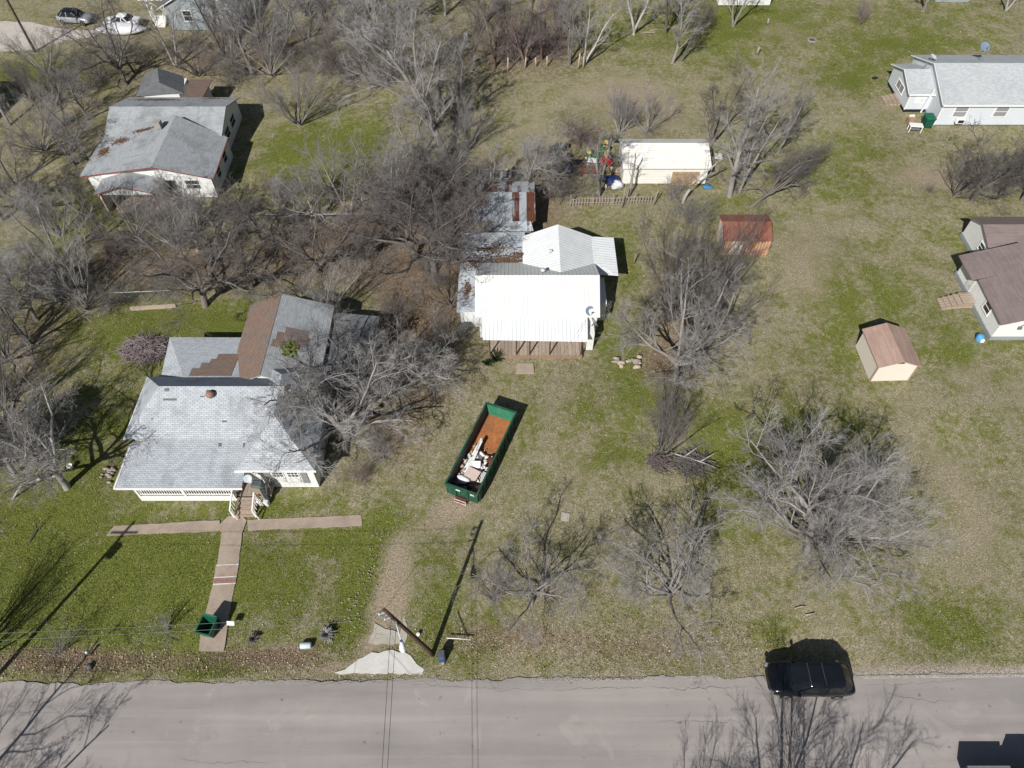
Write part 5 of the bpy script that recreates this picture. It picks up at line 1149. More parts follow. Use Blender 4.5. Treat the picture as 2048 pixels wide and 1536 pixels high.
# ------------------------------------------------------------------ vehicles
def loft(mb,st,sec,mi=0,M_=None,cap=True):
    """st: list of (x, *params); sec(params)-> right half section [(y,z)...] from bottom centre to top centre"""
    rings=[]
    for s_ in st:
        h=sec(*s_[1:]); ring=[(s_[0],y,z) for y,z in h]+[(s_[0],-y,z) for y,z in reversed(h[1:-1])]
        rings.append(ring)
    n=len(rings[0]); V=[p for r in rings for p in r]; Fc=[]
    for i in range(len(rings)-1):
        for k in range(n): j=(k+1)%n; Fc.append((i*n+k,(i+1)*n+k,(i+1)*n+j,i*n+j))
    if cap: Fc.append(tuple(range(n))); Fc.append(tuple((len(rings)-1)*n+k for k in range(n-1,-1,-1)))
    return mb.add(V,Fc,mi,True,M_)
def car(name,loc,rz,paint,label,cat,body,cab,L,W,Hh,sunroof=False,wheelr=.34,hood=None,roofmat=None,extra=None):
    """nose towards -x. body: [(x,halfw,zlow,zbelt)], cab: (xa_bottom,xa_top,xb_top,xb_bottom,zbelt,zroof,wb,wt)"""
    t=empty(name,(loc[0],loc[1],0),rz,label,cat)
    sec=lambda hw,zl,zb:[(0,zl),(hw*.80,zl),(hw*.97,zl+.10),(hw,zl+(zb-zl)*.45),(hw*.985,zl+(zb-zl)*.75),(hw*.90,zb-.03),(hw*.72,zb+.012),(hw*.35,zb+.03),(0,zb+.035)]
    m=MB(); loft(m,body,sec); b=m.build('body',M[paint],t)
    sub=b.modifiers.new('sub','SUBSURF'); sub.levels=1; sub.render_levels=2
    xa,xat,xbt,xb,zb,zr,wb,wt=cab
    # greenhouse of glass
    bot=[(xa,wb*.55),(xa+.12,wb*.82),(xa+.4,wb),(xb-.5,wb),(xb-.12,wb*.8),(xb,wb*.5)]
    top=[(xat,wt*.6),(xat+.08,wt*.85),(xat+.3,wt),(xbt-.35,wt),(xbt-.08,wt*.82),(xbt,wt*.55)]
    ro=lambda P:[(x,-y) for x,y in P]+[(x,y) for x,y in reversed(P)]
    B_=[(x,y,zb-.03) for x,y in ro(bot)]; T_=[(x,y,zr-.03) for x,y in ro(top)]; n=len(B_)
    m=MB(); m.add(B_+T_,[(i,(i+1)%n,n+(i+1)%n,n+i) for i in range(n)]+[tuple(range(n,2*n))],0,False); m.build('window_glass',M['glass_car'],t)
    m=MB(); k=.985; R0=[(xat+.03+(x-xat)*.985,y*1.03,zr-.035) for x,y in ro(top)]; R1=[((x-(xat+xbt)/2)*.96+(xat+xbt)/2,y*.93,zr+.015) for x,y in ro(top)]; R2=[((x-(xat+xbt)/2)*.7+(xat+xbt)/2,y*.6,zr+.035) for x,y in ro(top)]
    m.add(R0+R1+R2,[(i,(i+1)%n,n+(i+1)%n,n+i) for i in range(n)]+[(n+i,n+(i+1)%n,2*n+(i+1)%n,2*n+i) for i in range(n)]+[tuple(range(2*n,3*n))],0,True); rf_=m.build('roof',M[roofmat or paint],t)
    if sunroof:
        for x_ in (xat+.16,(xat+xbt)/2-.1):
            m=MB(); m.bbox((x_,0,zr+.04),(.035,wt*1.7,.02)); m.build('roof_seam',M['rubber'] if sunroof==0 else M['seam'],rf_)
        m=MB(); c0=xat+.25; c1=xbt-.55
        m.bbox(((c0+c1)/2-.35,0,zr+.035),(.62,wt*1.35,.02),bev=.008); m.build('sunroof',M['glass_car'],rf_)
        m=MB(); m.bbox(((c0+c1)/2+.45,0,zr+.037),(.75,wt*1.35,.02),bev=.008); m.build('sunroof',M['glass_car'],rf_)
    for sy in (-1,1):
        m=MB()
        m.bar((xa+.42,sy*wb*.99,zb),(xat+.32,sy*wt*1.0,zr),.07,.05); m.bar(((xa+xb)/2+.15,sy*wb*1.0,zb),((xat+xbt)/2+.1,sy*wt*1.01,zr),.09,.04); m.bar((xb-.52,sy*wb*.99,zb),(xbt-.37,sy*wt*1.0,zr),.14,.05)
        m.build('pillar',M[paint],b)
        m=MB(); m.bbox((xa+.45,sy*(wb+.17),zb+.06),(.16,.22,.15),bev=.04); m.bar((xa+.48,sy*wb*.95,zb+.02),(xa+.45,sy*(wb+.1),zb+.04),.05); m.build('mirror',M[paint],t)
        m=MB(); m.bbox((body[1][0]+.06,sy*W*.37,body[1][3]-.09),(.34,.26,.12),rz=-sy*R(28),ry=R(12),bev=.04); m.build('headlight',M['lamp_glass'],t)
        m=MB(); m.bbox((body[-2][0]-.04,sy*W*.35,body[-2][3]-.14),(.14,.30,.10),rz=sy*R(20),bev=.03); m.build('taillight',M['tail_red'],t)
        for wx in (-L*.305,L*.30):
            m=MB(); y0=sy*(W/2-.22); y1=sy*(W/2+.005)
            m.tube([(wx,y0,wheelr),(wx,y0+sy*.03,wheelr),(wx,y1-sy*.03,wheelr),(wx,y1,wheelr)],[wheelr*.9,wheelr,wheelr,wheelr*.92],24); wo=m.build('wheel',M['rubber'],t)
            m=MB(); m.tube([(wx,y1-sy*.02,wheelr),(wx,y1+sy*.012,wheelr)],[wheelr*.66,wheelr*.62],20)
            m.build('rim',M['rim'],wo)
    m=MB(); m.bbox((body[-1][0]-.02,0,.62),(.06,.5,.14)); m.build('number_plate',M['old_white'],t)
    m=MB(); m.bbox((body[0][0]+.05,0,.5),(.1,W*.55,.16),bev=.03); m.build('grille',M['dark'],t)
    return t
suvb=[(-2.47,.62,.42,.62),(-2.40,.80,.30,.80),(-2.15,.93,.24,.93),(-1.6,.98,.22,1.02),(-1.0,.985,.22,1.07),(0.3,.985,.22,1.09),(1.3,.985,.22,1.11),(2.0,.95,.24,1.09),(2.36,.88,.30,1.04),(2.47,.74,.42,.88)]
p=G(1623,1354,1.0)
car('black_car',(p[0],p[1]),R(-.8),'black_paint','glossy black crossover parked on the road edge facing left','car',suvb,(-1.42,-.50,1.72,2.30,1.07,1.60,.88,.74),4.94,1.97,1.62,True,roofmat='glass_car')
hb=[(-2.2,.45,.4,.55),(-2.12,.70,.28,.70),(-1.9,.84,.22,.82),(-1.4,.89,.2,.92),(-.8,.9,.2,.97),(.3,.9,.2,.99),(1.2,.9,.2,1.0),(1.8,.86,.22,.98),(2.1,.75,.3,.9),(2.2,.55,.4,.75)]
p=G(148,31,.8); car('silver_car',(p[0],p[1]),R(172),'silver_paint','silver hatchback with dark glass roof parked leftmost on the dirt drive','car',hb,(-1.3,-.55,1.35,2.0,.96,1.46,.80,.62),4.4,1.8,1.46,False,.32,roofmat='glass_car')
sb=[(-2.35,.45,.4,.52),(-2.27,.72,.28,.66),(-2.0,.87,.22,.78),(-1.4,.91,.2,.88),(-.8,.92,.2,.93),(.3,.92,.2,.95),(1.1,.92,.2,.96),(1.7,.9,.22,.96),(2.2,.80,.3,.9),(2.35,.6,.4,.75)]
p=G(243,39,.8); car('white_car',(p[0],p[1]),R(-4),'white_paint','white sedan parked between the silver car and the grey gabled house','car',sb,(-1.2,-.35,.85,1.55,.93,1.40,.82,.60),4.7,1.84,1.4)
# pickup cut by the lower right corner
p=G(1933,1531,1.35); t_=empty('pickup_truck',(p[0]+2.9,p[1]-.98,0),0,'dark pickup truck cut off by the lower right corner, its bed to the left','pickup truck')
m=MB(); L2=2.85; m.box(-L2,-.55,-.95,-.85,.55,1.3); m.box(-L2,-.55,.85,.95,.55,1.3); m.box(-L2,-L2+.08,-.85,.85,.55,1.3); m.box(-L2+.08,-.5,-.85,.85,.55,.65); m.build('bed',M['black_paint'],t_)
m=MB(); m.box(-L2,-.55,-.97,-.87,1.3,1.34); m.box(-L2,-.55,.87,.97,1.3,1.34); m.box(-L2,-L2+.1,-.87,.87,1.3,1.34); m.build('bed_rail',M['grey'],t_)
m=MB(); loft(m,[(2.9,.7,.4,.8),(2.8,.9,.3,1.0),(2.3,.97,.3,1.15),(1.4,.98,.3,1.2),(.4,.98,.3,1.22),(-.5,.97,.3,1.22)],lambda hw,zl,zb:[(0,zl),(hw*.9,zl),(hw,zl+.2),(hw,zb-.15),(hw*.93,zb),(hw*.5,zb+.04),(0,zb+.05)]); m.build('body',M['black_paint'],t_)
m=MB(); B_=[(-.45,-.88,1.2),(1.6,-.88,1.2),(1.6,.88,1.2),(-.45,.88,1.2)]; T_=[(-.35,-.72,1.85),(.9,-.7,1.85),(.9,.7,1.85),(-.35,.72,1.85)]; m.add(B_+T_,[(0,1,5,4),(1,2,6,5),(2,3,7,6),(3,0,4,7),(4,5,6,7)]); m.build('window_glass',M['glass_car'],t_)
m=MB(); m.bbox((.28,0,1.88),(1.3,1.5,.07),bev=.03); m.build('roof',M['black_paint'],t_)
for sx in (-1.75,1.85):
    for sy in (-1,1):
        m=MB(); m.tube([(sx,sy*.75,.38),(sx,sy*.97,.38)],[.38,.38],22); wo=m.build('wheel',M['rubber'],t_); m=MB(); m.tube([(sx,sy*.95,.38),(sx,sy*.985,.38)],[.24,.22],16); m.build('rim',M['rim'],wo)
# white tarp covered boat on the grass by the cars
a=G(188,68); b=G(300,62); t_=empty('covered_boat',((a[0]+b[0])/2,(a[1]+b[1])/2,0),R(3),'crumpled white tarp covering a boat hull beside the white sedan','boat')
m=MB(); L=(b[0]-a[0])/2*.95; rnd=random.Random(8); st=[]
for i in range(19):
    u=-1+2*i/18; w_=1.15*max(0.05,(1-abs(u)**3.0))*(1 if u>-.3 else .55+.45*(u+1)/.7); st.append((u*L,w_,.15+.25*abs(u)**4,.45+.65*(1-u*u)+rnd.uniform(-.07,.07)))
loft(m,st,lambda w_,zl,zt:[(0,zl),(w_*.8,zl),(w_+rnd.uniform(-.06,.06),zl+.2),(w_*.9+rnd.uniform(-.08,.08),zl+(zt-zl)*.6),(w_*.5,zt-.06+rnd.uniform(-.06,.04)),(0,zt)]); m.build('tarp',M['cloth_white'],t_)
m=MB(); m.bbox((0,0,.12),(L*1.5,.9,.2),bev=.05); m.build('hull',M['dark'],t_)

# ------------------------------------------------------------------ green roll-off dumpster and its load
DX,DY,DA=-2.12,27.25,R(-21.4)
DM=Matrix.Translation((DX,DY,0))@Matrix.Rotation(DA,4,'Z')
def DW(x,y,z): return DM@Vector((x,y,z))
t_=empty('dumpster',(DX,DY,0),DA,'long green open topped roll off dumpster half full of rubbish, rusty floor showing','dumpster')
W2,L2,Z0,Z1=1.17,3.62,.22,1.5
m=MB(); m.box(-W2,-W2+.05,-L2,L2,Z0,Z1); m.box(W2-.05,W2,-L2,L2,Z0,Z1); m.box(-W2+.05,W2-.05,-L2,-L2+.05,Z0,Z1); m.box(-W2+.05,W2-.05,L2-.05,L2,Z0,Z1); m.build('shell',M['green_steel'],t_)
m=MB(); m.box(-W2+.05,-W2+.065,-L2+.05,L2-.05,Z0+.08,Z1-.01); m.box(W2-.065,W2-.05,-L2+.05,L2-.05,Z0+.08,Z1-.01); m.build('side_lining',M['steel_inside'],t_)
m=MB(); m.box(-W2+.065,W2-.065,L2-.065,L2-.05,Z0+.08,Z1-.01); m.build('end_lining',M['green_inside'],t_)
m=MB(); m.box(-W2+.05,W2-.05,-L2+.05,L2-.05,Z0,Z0+.08); m.build('floor',M['rust_floor'],t_)
m=MB()
for s_ in (-1,1): m.box(s_*W2-.06,s_*W2+.06,-L2-.06,L2+.06,Z1-.02,Z1+.1)
m.box(-W2+.06,W2-.06,-L2-.06,-L2+.06,Z1-.02,Z1+.1); m.box(-W2+.06,W2-.06,L2-.06,L2+.06,Z1-.02,Z1+.1); m.build('top_rail',M['green_steel'],t_)
for s_ in (-1,1):
    for k in range(11): y=-L2+.3+k*.66; m=MB(); m.box(s_*W2 if s_>0 else -W2-.08,W2+.08 if s_>0 else -W2,y-.04,y+.04,Z0,Z1-.02); m.build('rib',M['green_steel'],t_)
for x in (-.45,.45): m=MB(); m.box(x-.05,x+.05,-L2-.09,-L2,Z0-.1,Z1-.02); m.build('end_post',M['green_steel'],t_)
m=MB(); m.box(-.42,.38,-L2-.35,-L2-.08,.12,.42); m.build('hook_box',M['maroon'],t_)
m=MB(); m.bar((-.45,-L2-.36,.1),(.42,-L2-.36,.1),.04); m.bar((.42,-L2-.36,.1),(.42,-L2-.36,.5),.04); m.bar((.42,-L2-.36,.48),(-.45,-L2-.36,.48),.04); m.build('hook_frame',M['old_white'],t_)
for (x,w_) in ((-.25,.34),(.82,.3)): m=MB(); m.box(x-w_/2,x+w_/2,-L2-.075,-L2-.062,1.22,1.38); m.build('sticker',M['old_white'],t_)
for x in (-.8,.8): m=MB(); m.tube([(x-.1,-L2+.3,.12),(x+.1,-L2+.3,.12)],.12,14); m.build('roller',M['rust'],t_)
m=MB()
for s_ in (-.45,.45): m.box(s_-.06,s_+.06,-L2,L2,.06,Z0)
m.build('skid',M['rust'],t_)
FZ=Z0+.08
def load(nm,label,cat,mt,fn,group='rubbish in the green dumpster'):
    m=MB(); fn(m); V=[tuple(DM@Vector(p)) for p in m.v]; m.v=V; return tag(m.build(nm,M[mt]),label,cat,group)
rnd=random.Random(12)
lbl=['longest white plank lying against the left wall of the dumpster','second white plank of the bundle in the dumpster','middle white plank of the bundle in the dumpster, slightly tilted','upper white plank crossing the bundle in the dumpster','short white plank at the lower end of the bundle in the dumpster','thin white batten sticking out alone above the plank bundle']
for i in range(6):
    x0=-.72+.11*i; y0=-.6-.08*i; 
    load('plank',lbl[i],'plank','old_white',lambda m:m.bar((x0,y0-1.2,FZ+.25+.05*i),(x0+.25-.07*i+(-.25 if i==5 else 0),y0+1.6-(.8 if i==4 else 0),FZ+.6+.03*i),.13 if i<5 else .04,.05))
load('foam_sheet','large pale board lying across the rubbish near the front of the dumpster','board','pink_box',lambda m:m.bbox((.05,-1.9,FZ+.55),(.95,.75,.10),rz=R(-8),rx=R(8)))
load('foam_sheet','white square board leaning in the middle of the dumpster rubbish','board','cloth_white',lambda m:m.bbox((.0,-1.12,FZ+.55),(.62,.5,.05),rz=R(20),rx=R(25)))
load('foam_sheet','small white board against the right wall of the dumpster','board','cloth_white',lambda m:m.bbox((.85,-1.8,FZ+.5),(.3,.7,.05),rz=R(5),ry=R(30)))
load('white_bag','long white stuffed bag near the front left of the dumpster','bag','cloth_white',lambda m:m.lump((-.42,-2.45,FZ+.35),(.55,.3,.28),4,14,0,.2))
for i,(x,y,r_,l_) in enumerate(((-.75,-3.0,.27,'black rubbish bag in the front left corner of the dumpster'),(-.1,-3.1,.3,'black rubbish bag in the middle of the dumpster front'),(.15,-2.75,.22,'small black rubbish bag behind the middle one in the dumpster'),(.5,-3.25,.28,'black rubbish bag at the front right of the dumpster'))):
    load('rubbish_bag',l_,'bag','bag_black',lambda m:m.lump((x,y,FZ+r_*.8),(r_,r_,r_*.9),i+20,14,0,.25))
load('round_tabletop','rust brown round disc leaning by the right wall of the dumpster','disc','rust',lambda m:m.lathe([(.02,0),(.44,0),(.45,.03),(.44,.06),(.02,.06)],22,(0,0,0),0,Matrix.Translation((.68,-.35,FZ+.3))@Matrix.Rotation(R(-25),4,'Y')))
load('plaster_heap','heap of white plaster scraps and insulation in the dumpster','scraps','insul',lambda m:[m.lump((rnd.uniform(-.6,.5),rnd.uniform(-2.2,.1),FZ+.12),(rnd.uniform(.12,.32),rnd.uniform(.12,.3),rnd.uniform(.1,.3)),i+40,9,0,.5) for i in range(44)]).__setitem__('kind','stuff')
def scr(m):
    for i in range(150):
        x=rnd.uniform(-.95,.9); y=rnd.gauss(-1.2,.75)
        if y>.5 or y<-3.2: continue
        m.bbox((x,y,FZ+rnd.uniform(.05,.5)),(rnd.uniform(.03,.22),rnd.uniform(.03,.3),rnd.uniform(.02,.06)),rz=rnd.uniform(0,6.28),rx=rnd.uniform(-.5,.5),mi=rnd.choice((0,0,0,1,2,3)))
m=MB(); scr(m); m.v=[tuple(DM@Vector(p)) for p in m.v]; tag(m.build('small_scraps',[M['old_white'],M['dark'],M['wood_cut'],M['rust']]),'mixed small scraps scattered over the rubbish in the dumpster','scraps',kind='stuff')
for i,(a,b,l_) in enumerate((((-.85,-2.1,.5),(-.1,-1.0,.7),'thin dark batten lying across the left of the dumpster rubbish'),((-.9,-1.6,.55),(.1,-1.5,.6),'dark rod across the white scraps in the dumpster'),((-.2,-1.3,.6),(.3,-.6,.75),'short dark rod near the white board in the dumpster'))):
    load('rod',l_,'rod','dark',lambda m:m.bar(a,b,.035))

# ------------------------------------------------------------------ utility poles and wires
def pole(base,top,label,lamp=False,group=None):
    t=empty('utility_pole',(base[0],base[1],0),0,label,'utility pole',group)
    B=Vector((0,0,-.1)); Tt=Vector((top[0]-base[0],top[1]-base[1],top[2])); 
    m=MB(); n=9; m.tube([B.lerp(Tt,i/n)+Vector((0,0,0)) for i in range(n+1)],[.15-.05*i/n for i in range(n+1)],12); m.build('pole',M['wood_pole'],t)
    return t,B,Tt
tp=G(768,1219,8.2); bs=G(866,1308)
t_,B,Tt=pole(bs,tp,'leaning brown wooden utility pole with a street lamp beside the concrete driveway apron')
D=(Tt-B)
for k,f in enumerate((.95,.90,.85)):
    c_=B+D*f; m=MB(); m.bar(c_,c_+Vector((-.34,-.1,0)),.04); m.lathe([(.03,-.06),(.07,-.05),(.05,0),(.07,.04),(.03,.07)],10,tuple(c_+Vector((-.38,-.1,0)))); m.build('insulator',M['dish'],t_)
m=MB(); c_=B+D*.92; rnd=random.Random(2)
for k in range(3):
    m.tube([c_+Vector((-.15-.25*math.cos(a*.9+k)-.1,.22*math.sin(a*.9+k),.12*k-.15)) for a in range(8)],.014,4)
m.build('wire_coil',M['grey'],t_)
m=MB(); m.bbox(c_+D*-.14+Vector((.0,-.17,0)),(.18,.16,.3),bev=.03); m.build('junction_box',M['grey'],t_)
la=B+D*.80; lh=Vector(G(803,1284,6.0))-Vector((bs[0],bs[1],0)); lh2=Vector(G(806,1302,5.9))-Vector((bs[0],bs[1],0))
m=MB(); m.tube([la,la.lerp(lh,.5)+Vector((0,0,.12)),lh+Vector((0,0,.05))],.035,8); arm=m.build('lamp_arm',M['dish'],t_)
m=MB(); d_=(lh2-lh).normalized()
m.tube([lh-d_*.12,lh+d_*.02,lh+d_*.2,lh+d_*.42,lh+d_*.55],[.05,.10,.17,.18,.06],12); m.build('lamp_head',M['trim_white'],arm)
m=MB(); b0=lh; m.bbox(b0-d_*.02+Vector((0,0,.12)),(.12,.12,.08),bev=.02); m.build('photocell',M['blue_bin'],arm)
# neighbour pole beyond the left edge (its shadow crosses the lawn) and one at the top left
t2,B2,T2=pole((-31.2,11.3),(-31.2,11.3,9.9),'upright wooden utility pole just beyond the lower left edge carrying a transformer')
m=MB(); m.lathe([(.05,0),(.24,.02),(.25,.7),(.2,.78),(.05,.8)],14,(.35,0,7.6)); m.build('transformer',M['grey'],t2)
m=MB(); m.bar((-.9,0,9.2),(.9,0,9.2),.1); m.build('crossarm',M['wood_pole'],t2)
bt=G(70,103); pole(bt,(bt[0],bt[1],9.5),'dark wooden utility pole rising out of the top left corner of the picture')
def wire(a,b,sag,label,r=.014,mt='iron'):
    a,b=Vector(a),Vector(b); n=26; P=[]
    for i in range(n+1):
        u=i/n; p=a.lerp(b,u); p.z-=4*sag*u*(1-u); P.append(p)
    m=MB(); m.tube(P,r,5); tag(m.build('power_line',M[mt]),label,'wire','overhead wires')
P0=Vector((bs[0],bs[1],0))
wire(P0+B+D*.95+Vector((-.38,-.1,0)),G(-75,1270,9.0),.12,'upper pale wire running left from the leaning pole across the lawn',.010,'grey')
wire(P0+B+D*.84+Vector((-.3,-.1,0)),G(-75,1284,8.2),.12,'lower pale wire running left from the leaning pole across the lawn',.010,'grey')
wire(P0+B+D*.99,(5.9,38.3,2.9),.3,'thin service wire from the leaning pole to the white metal roofed house',.009,'dark')
wire(P0+B+D*.87,(-5.3,-14.0,7.6),.2,'thin dark wire crossing the road left of the street lamp',.012,'dark')
wire(P0+B+D*.78,(-5.2,-14.0,6.9),.2,'thin dark wire crossing the road under the street lamp',.012,'dark')
wire((bt[0],bt[1],9.2),G(900,-60,9.0),.5,'faint wire running right from the top left pole over the thicket',.012,'dark')

# ------------------------------------------------------------------ fences and posts
t_=empty('picket_fence',(*G(1175,410)[:2],0),0,'weathered unpainted picket fence in front of the cream shed','fence')
a=Vector(G(1140,412)); b=Vector(G(1307,406)); o0=Vector(t_.location); a-=o0; b-=o0; n=int((b-a).length/.27); m=MB(); rnd=random.Random(6)
for i in range(n+1):
    p=a.lerp(b,i/n); z=.95+rnd.uniform(-.06,.05)+.1*math.sin(i*.22); l=rnd.uniform(-.03,.03)
    m.add([(p.x-.06,p.y-.012,0),(p.x+.06,p.y-.012,0),(p.x+.06+l,p.y-.012,z-.08),(p.x+l,p.y-.012,z),(p.x-.06+l,p.y-.012,z-.08),(p.x-.06,p.y+.012,0),(p.x+.06,p.y+.012,0),(p.x+.06+l,p.y+.012,z-.08),(p.x+l,p.y+.012,z),(p.x-.06+l,p.y+.012,z-.08)],[(0,1,2,3,4),(9,8,7,6,5),(1,0,5,6),(2,1,6,7),(3,2,7,8),(4,3,8,9),(0,4,9,5)])
m.build('pickets',M['wood_grey'],t_)
for z in (.28,.72): m=MB(); m.tube([a.lerp(b,k/8)+Vector((0,.04,z+.05*math.sin(k*1.3))) for k in range(9)],.035,4); m.build('rail',M['wood_cut'],t_)
for k in (0,.26,.5,.76,1): p=a.lerp(b,k); m=MB(); m.bar(p+Vector((0,.1,0)),p+Vector((.02,.1,1.25)),.1); m.build('post',M['wood_grey'],t_)
def post(px,py,h,label,lean=(0,0),mt='wood_grey',r=.06):
    p=G(px,py); m=MB(); m.tube([(p[0],p[1],-.1),(p[0]+lean[0]*.5,p[1]+lean[1]*.5,h*.5),(p[0]+lean[0],p[1]+lean[1],h)],[r*1.1,r,r*.9],7); tag(m.build('fence_post',M[mt]),label,'post','old fence posts')
post(1308,410,1.7,'tall grey post at the right end of the picket fence',(.1,0)); post(1245,414,2.3,'tall slim post standing through the picket fence',(0,0))
post(1268,527,1.1,'slim post beside the dense grey tree right of the carport'); post(1247,640,1.0,'slim leaning post right of the deck of the white metal roofed house',(.15,.1))
for i,(x,y,h,l_) in enumerate(((1016,142,1.6,'leftmost wooden post along the upper thicket'),(1050,136,1.3,'crooked wooden post second along the upper thicket'),(1072,132,1.0,'short wooden post in the middle of the upper thicket edge'),(1094,132,1.2,'wooden post right of the middle of the thicket edge'),(1156,138,1.9,'thick wooden corner post at the right end of the thicket edge'),(1167,134,1.3,'thin post next to the thick corner post'))): post(x,y,h,l_,(.1*math.sin(i*2),0),'wood_cut',.09)
def chain(pa,pb,h,n,label):
    a=Vector(G(*pa)); b=Vector(G(*pb)); t=empty('chain_link_fence',a,0,label,'fence'); b=b-a; a=Vector((0,0,0)); m=MB(); m.tube([a+Vector((0,0,h)),b+Vector((0,0,h))],.028,6); m.build('top_rail',M['dish'],t)
    for i in range(n+1): p=a.lerp(b,i/n); m=MB(); m.bar(p,p+Vector((0,0,h+.05)),.06); m.build('post',M['grey'],t)
    m=MB(); L=b.length; d=b.normalized(); x=0
    while x<L:
        for s_ in (0,1):
            e0=min(max(x,0),L); p=d*e0+Vector((0,0,0 if s_==0 else h)); q=d*min(x+h,L)+Vector((0,0,h if s_==0 else 0)); w_=Vector((0,.003,0)); k=.005
            m.add([p,q,q+Vector((0,0,.010)),p+Vector((0,0,.010))],[(0,1,2,3)])
        x+=.16
    tag(m.build('mesh',M['grey'],t),kind='stuff')
chain((225,606),(360,600),1.2,4,'chain link fence with a pale top rail left of the crooked tree')
chain((490,450),(925,446),1.2,12,'long chain link fence running behind the trees to the rusty tin shed')
t_=empty('clothes_line_frame',(*G(769,244)[:2],0),0,'thin dark clothes line frame of two posts in the grass','frame')
p=[Vector(G(758,243))-Vector(t_.location),Vector(G(780,241))-Vector(t_.location)]
for q in p: m=MB(); m.bar(q,q+Vector((0,0,2.1)),.06); m.build('post',M['iron'],t_)
m=MB(); m.bar(p[0]+Vector((0,0,2.1)),p[1]+Vector((0,0,2.1)),.06); m.bar(p[1]+Vector((0,0,2.1)),p[1]+Vector((.9,-.5,1.2)),.05); m.build('crossbar',M['iron'],t_)

# ------------------------------------------------------------------ rowing boat
a=G(952,362); b=G(1043,358); t_=empty('rowing_boat',((a[0]+b[0])/2,(a[1]+b[1])/2+.3,0),R(-2),'flat aluminium rowing boat with bench seats lying in the trees','boat')
L=(b[0]-a[0])/2; m=MB(); st=[(-L,.62,0),(-L*.5,.70,0),(0,.72,0),(L*.45,.66,.02),(L*.8,.42,.1),(L*.98,.08,.25)]
out=[(x,-w_,.5) for x,w_,z in st]+[(x,w_,.5) for x,w_,z in reversed(st)]; lo=[(x*.97,-w_*.82,z+.02) for x,w_,z in st]+[(x*.97,w_*.82,z+.02) for x,w_,z in reversed(st)]; n=len(out)
m.add(out+lo,[(i,n+i,n+(i+1)%n,(i+1)%n) for i in range(n)]+[tuple(range(2*n-1,n-1,-1))]); m.build('hull',M['boat_alu'],t_)
inn=[(x*.985,y*.93,z) for x,y,z in out]; li=[(x*.98,y*.93,z+.04) for x,y,z in lo]
m=MB(); m.add(inn+li,[((i+1)%n,n+(i+1)%n,n+i,i) for i in range(n)]+[tuple(range(n,2*n))]); m.build('inside',M['boat_inside'],t_)
m=MB(); m.tube([Vector(q) for q in out]+[Vector(out[0])],.035,5); m.build('gunwale',M['dish'],t_)
for x,w_ in ((-L*.78,1.2),(-L*.3,1.3),(L*.12,1.3),(L*.5,1.1)): m=MB(); m.bbox((x,0,.4),(.28,w_,.05)); m.build('bench',M['boat_alu'],t_)

# ------------------------------------------------------------------ junk by the cream shed
JG='junk beside the cream shed'
def mower(px,py,rz,label,col='mower_green'):
    t=empty('riding_mower',(*G(px,py)[:2],0),rz,label,'riding mower',JG)
    m=MB(); m.bbox((-.45,0,.55),(.75,.5,.45),bev=.1); m.build('hood',M[col],t); m=MB(); m.bbox((.35,0,.5),(.7,.85,.22),bev=.08); m.build('fender',M[col],t)
    m=MB(); m.bbox((.35,0,.72),(.4,.42,.14),bev=.06); m.bbox((.55,0,.92),(.1,.42,.38),bev=.04); m.build('seat',M['yellow'],t)
    m=MB(); m.bbox((-.05,0,.25),(.85,1.1,.16),bev=.06); m.build('deck',M[col],t); m=MB(); m.tube([(0,0,.6),(.05,0,.95)],.03,6); m.lathe([(.13,-.015),(.17,-.015),(.17,.015),(.13,.015)],14,(.05,0,.97)); m.build('steering_wheel',M['dark'],t)
    for sx,r_ in ((-.65,.2),(.45,.3)):
        for sy in (-1,1): m=MB(); m.tube([(sx,sy*.32,r_),(sx,sy*.52,r_)],r_,14); w_=m.build('wheel',M['rubber'],t); m=MB(); m.tube([(sx,sy*.5,r_),(sx,sy*.53,r_)],r_*.5,10); m.build('rim',M['yellow'],w_)
mower(1208,306,R(70),'green riding mower with yellow seat next to the cream shed'); mower(1184,318,R(150),'second green mower with yellow wheels left of the first one')
mower(1214,326,R(100),'red riding mower between the green one and the shed wall','red')
p=G(1184,333); t_=empty('table',(p[0],p[1],0),R(-14),'white folding table among the junk left of the cream shed','table',JG)
m=MB(); m.bbox((0,0,.74),(.95,.75,.05),bev=.01); m.bbox((.02,-.1,.8),(.5,.4,.06)); m.build('tabletop',M['trim_white'],t_)
for sx in (-1,1):
    for sy in (-1,1): m=MB(); m.bar((sx*.42,sy*.32,0),(sx*.42,sy*.32,.72),.05); m.build('leg',M['trim_white'],t_)
def jt(nm,px,py,label,cat,mt,fn):
    p=G(px,py); m=MB(); fn(m); return tag(m.build(nm,M[mt],loc=(p[0],p[1],0)),label,cat,JG)
jt('wheelbarrow_tray',1236,326,'dark metal frame leaning along the left wall of the cream shed','frame','iron',lambda m:[m.bar((-.35,y,.5+.15*k),(.4,y+.1,.2+.2*k),.05) for k,y in enumerate((-1,-.6,-.2,.2,.6,1))]+[m.bar((-.35,-1,.5),(-.35,1,1.3),.06),m.bar((.4,-1,.2),(.4,1.1,1.2),.06)])
jt('tarp_heap',1222,366,'crumpled dark blue tarp heap at the lower left corner of the cream shed','tarp','tarp_blue',lambda m:[m.lump((0,0,.3),(.75,.7,.45),2,16,0,.45),m.lump((.4,-.5,.2),(.4,.4,.3),5,12,0,.5)])
jt('white_bag',1234,376,'large white plastic bag at the lower left corner of the cream shed','bag','cloth_white',lambda m:m.lump((0,0,.35),(.6,.5,.42),9,14,0,.35))
jt('bottle',1211,376,'small white jug on the ground left of the white bag','jug','trim_white',lambda m:m.lathe([(.1,0),(.13,.03),(.13,.28),(.05,.38),(.05,.44)],12))
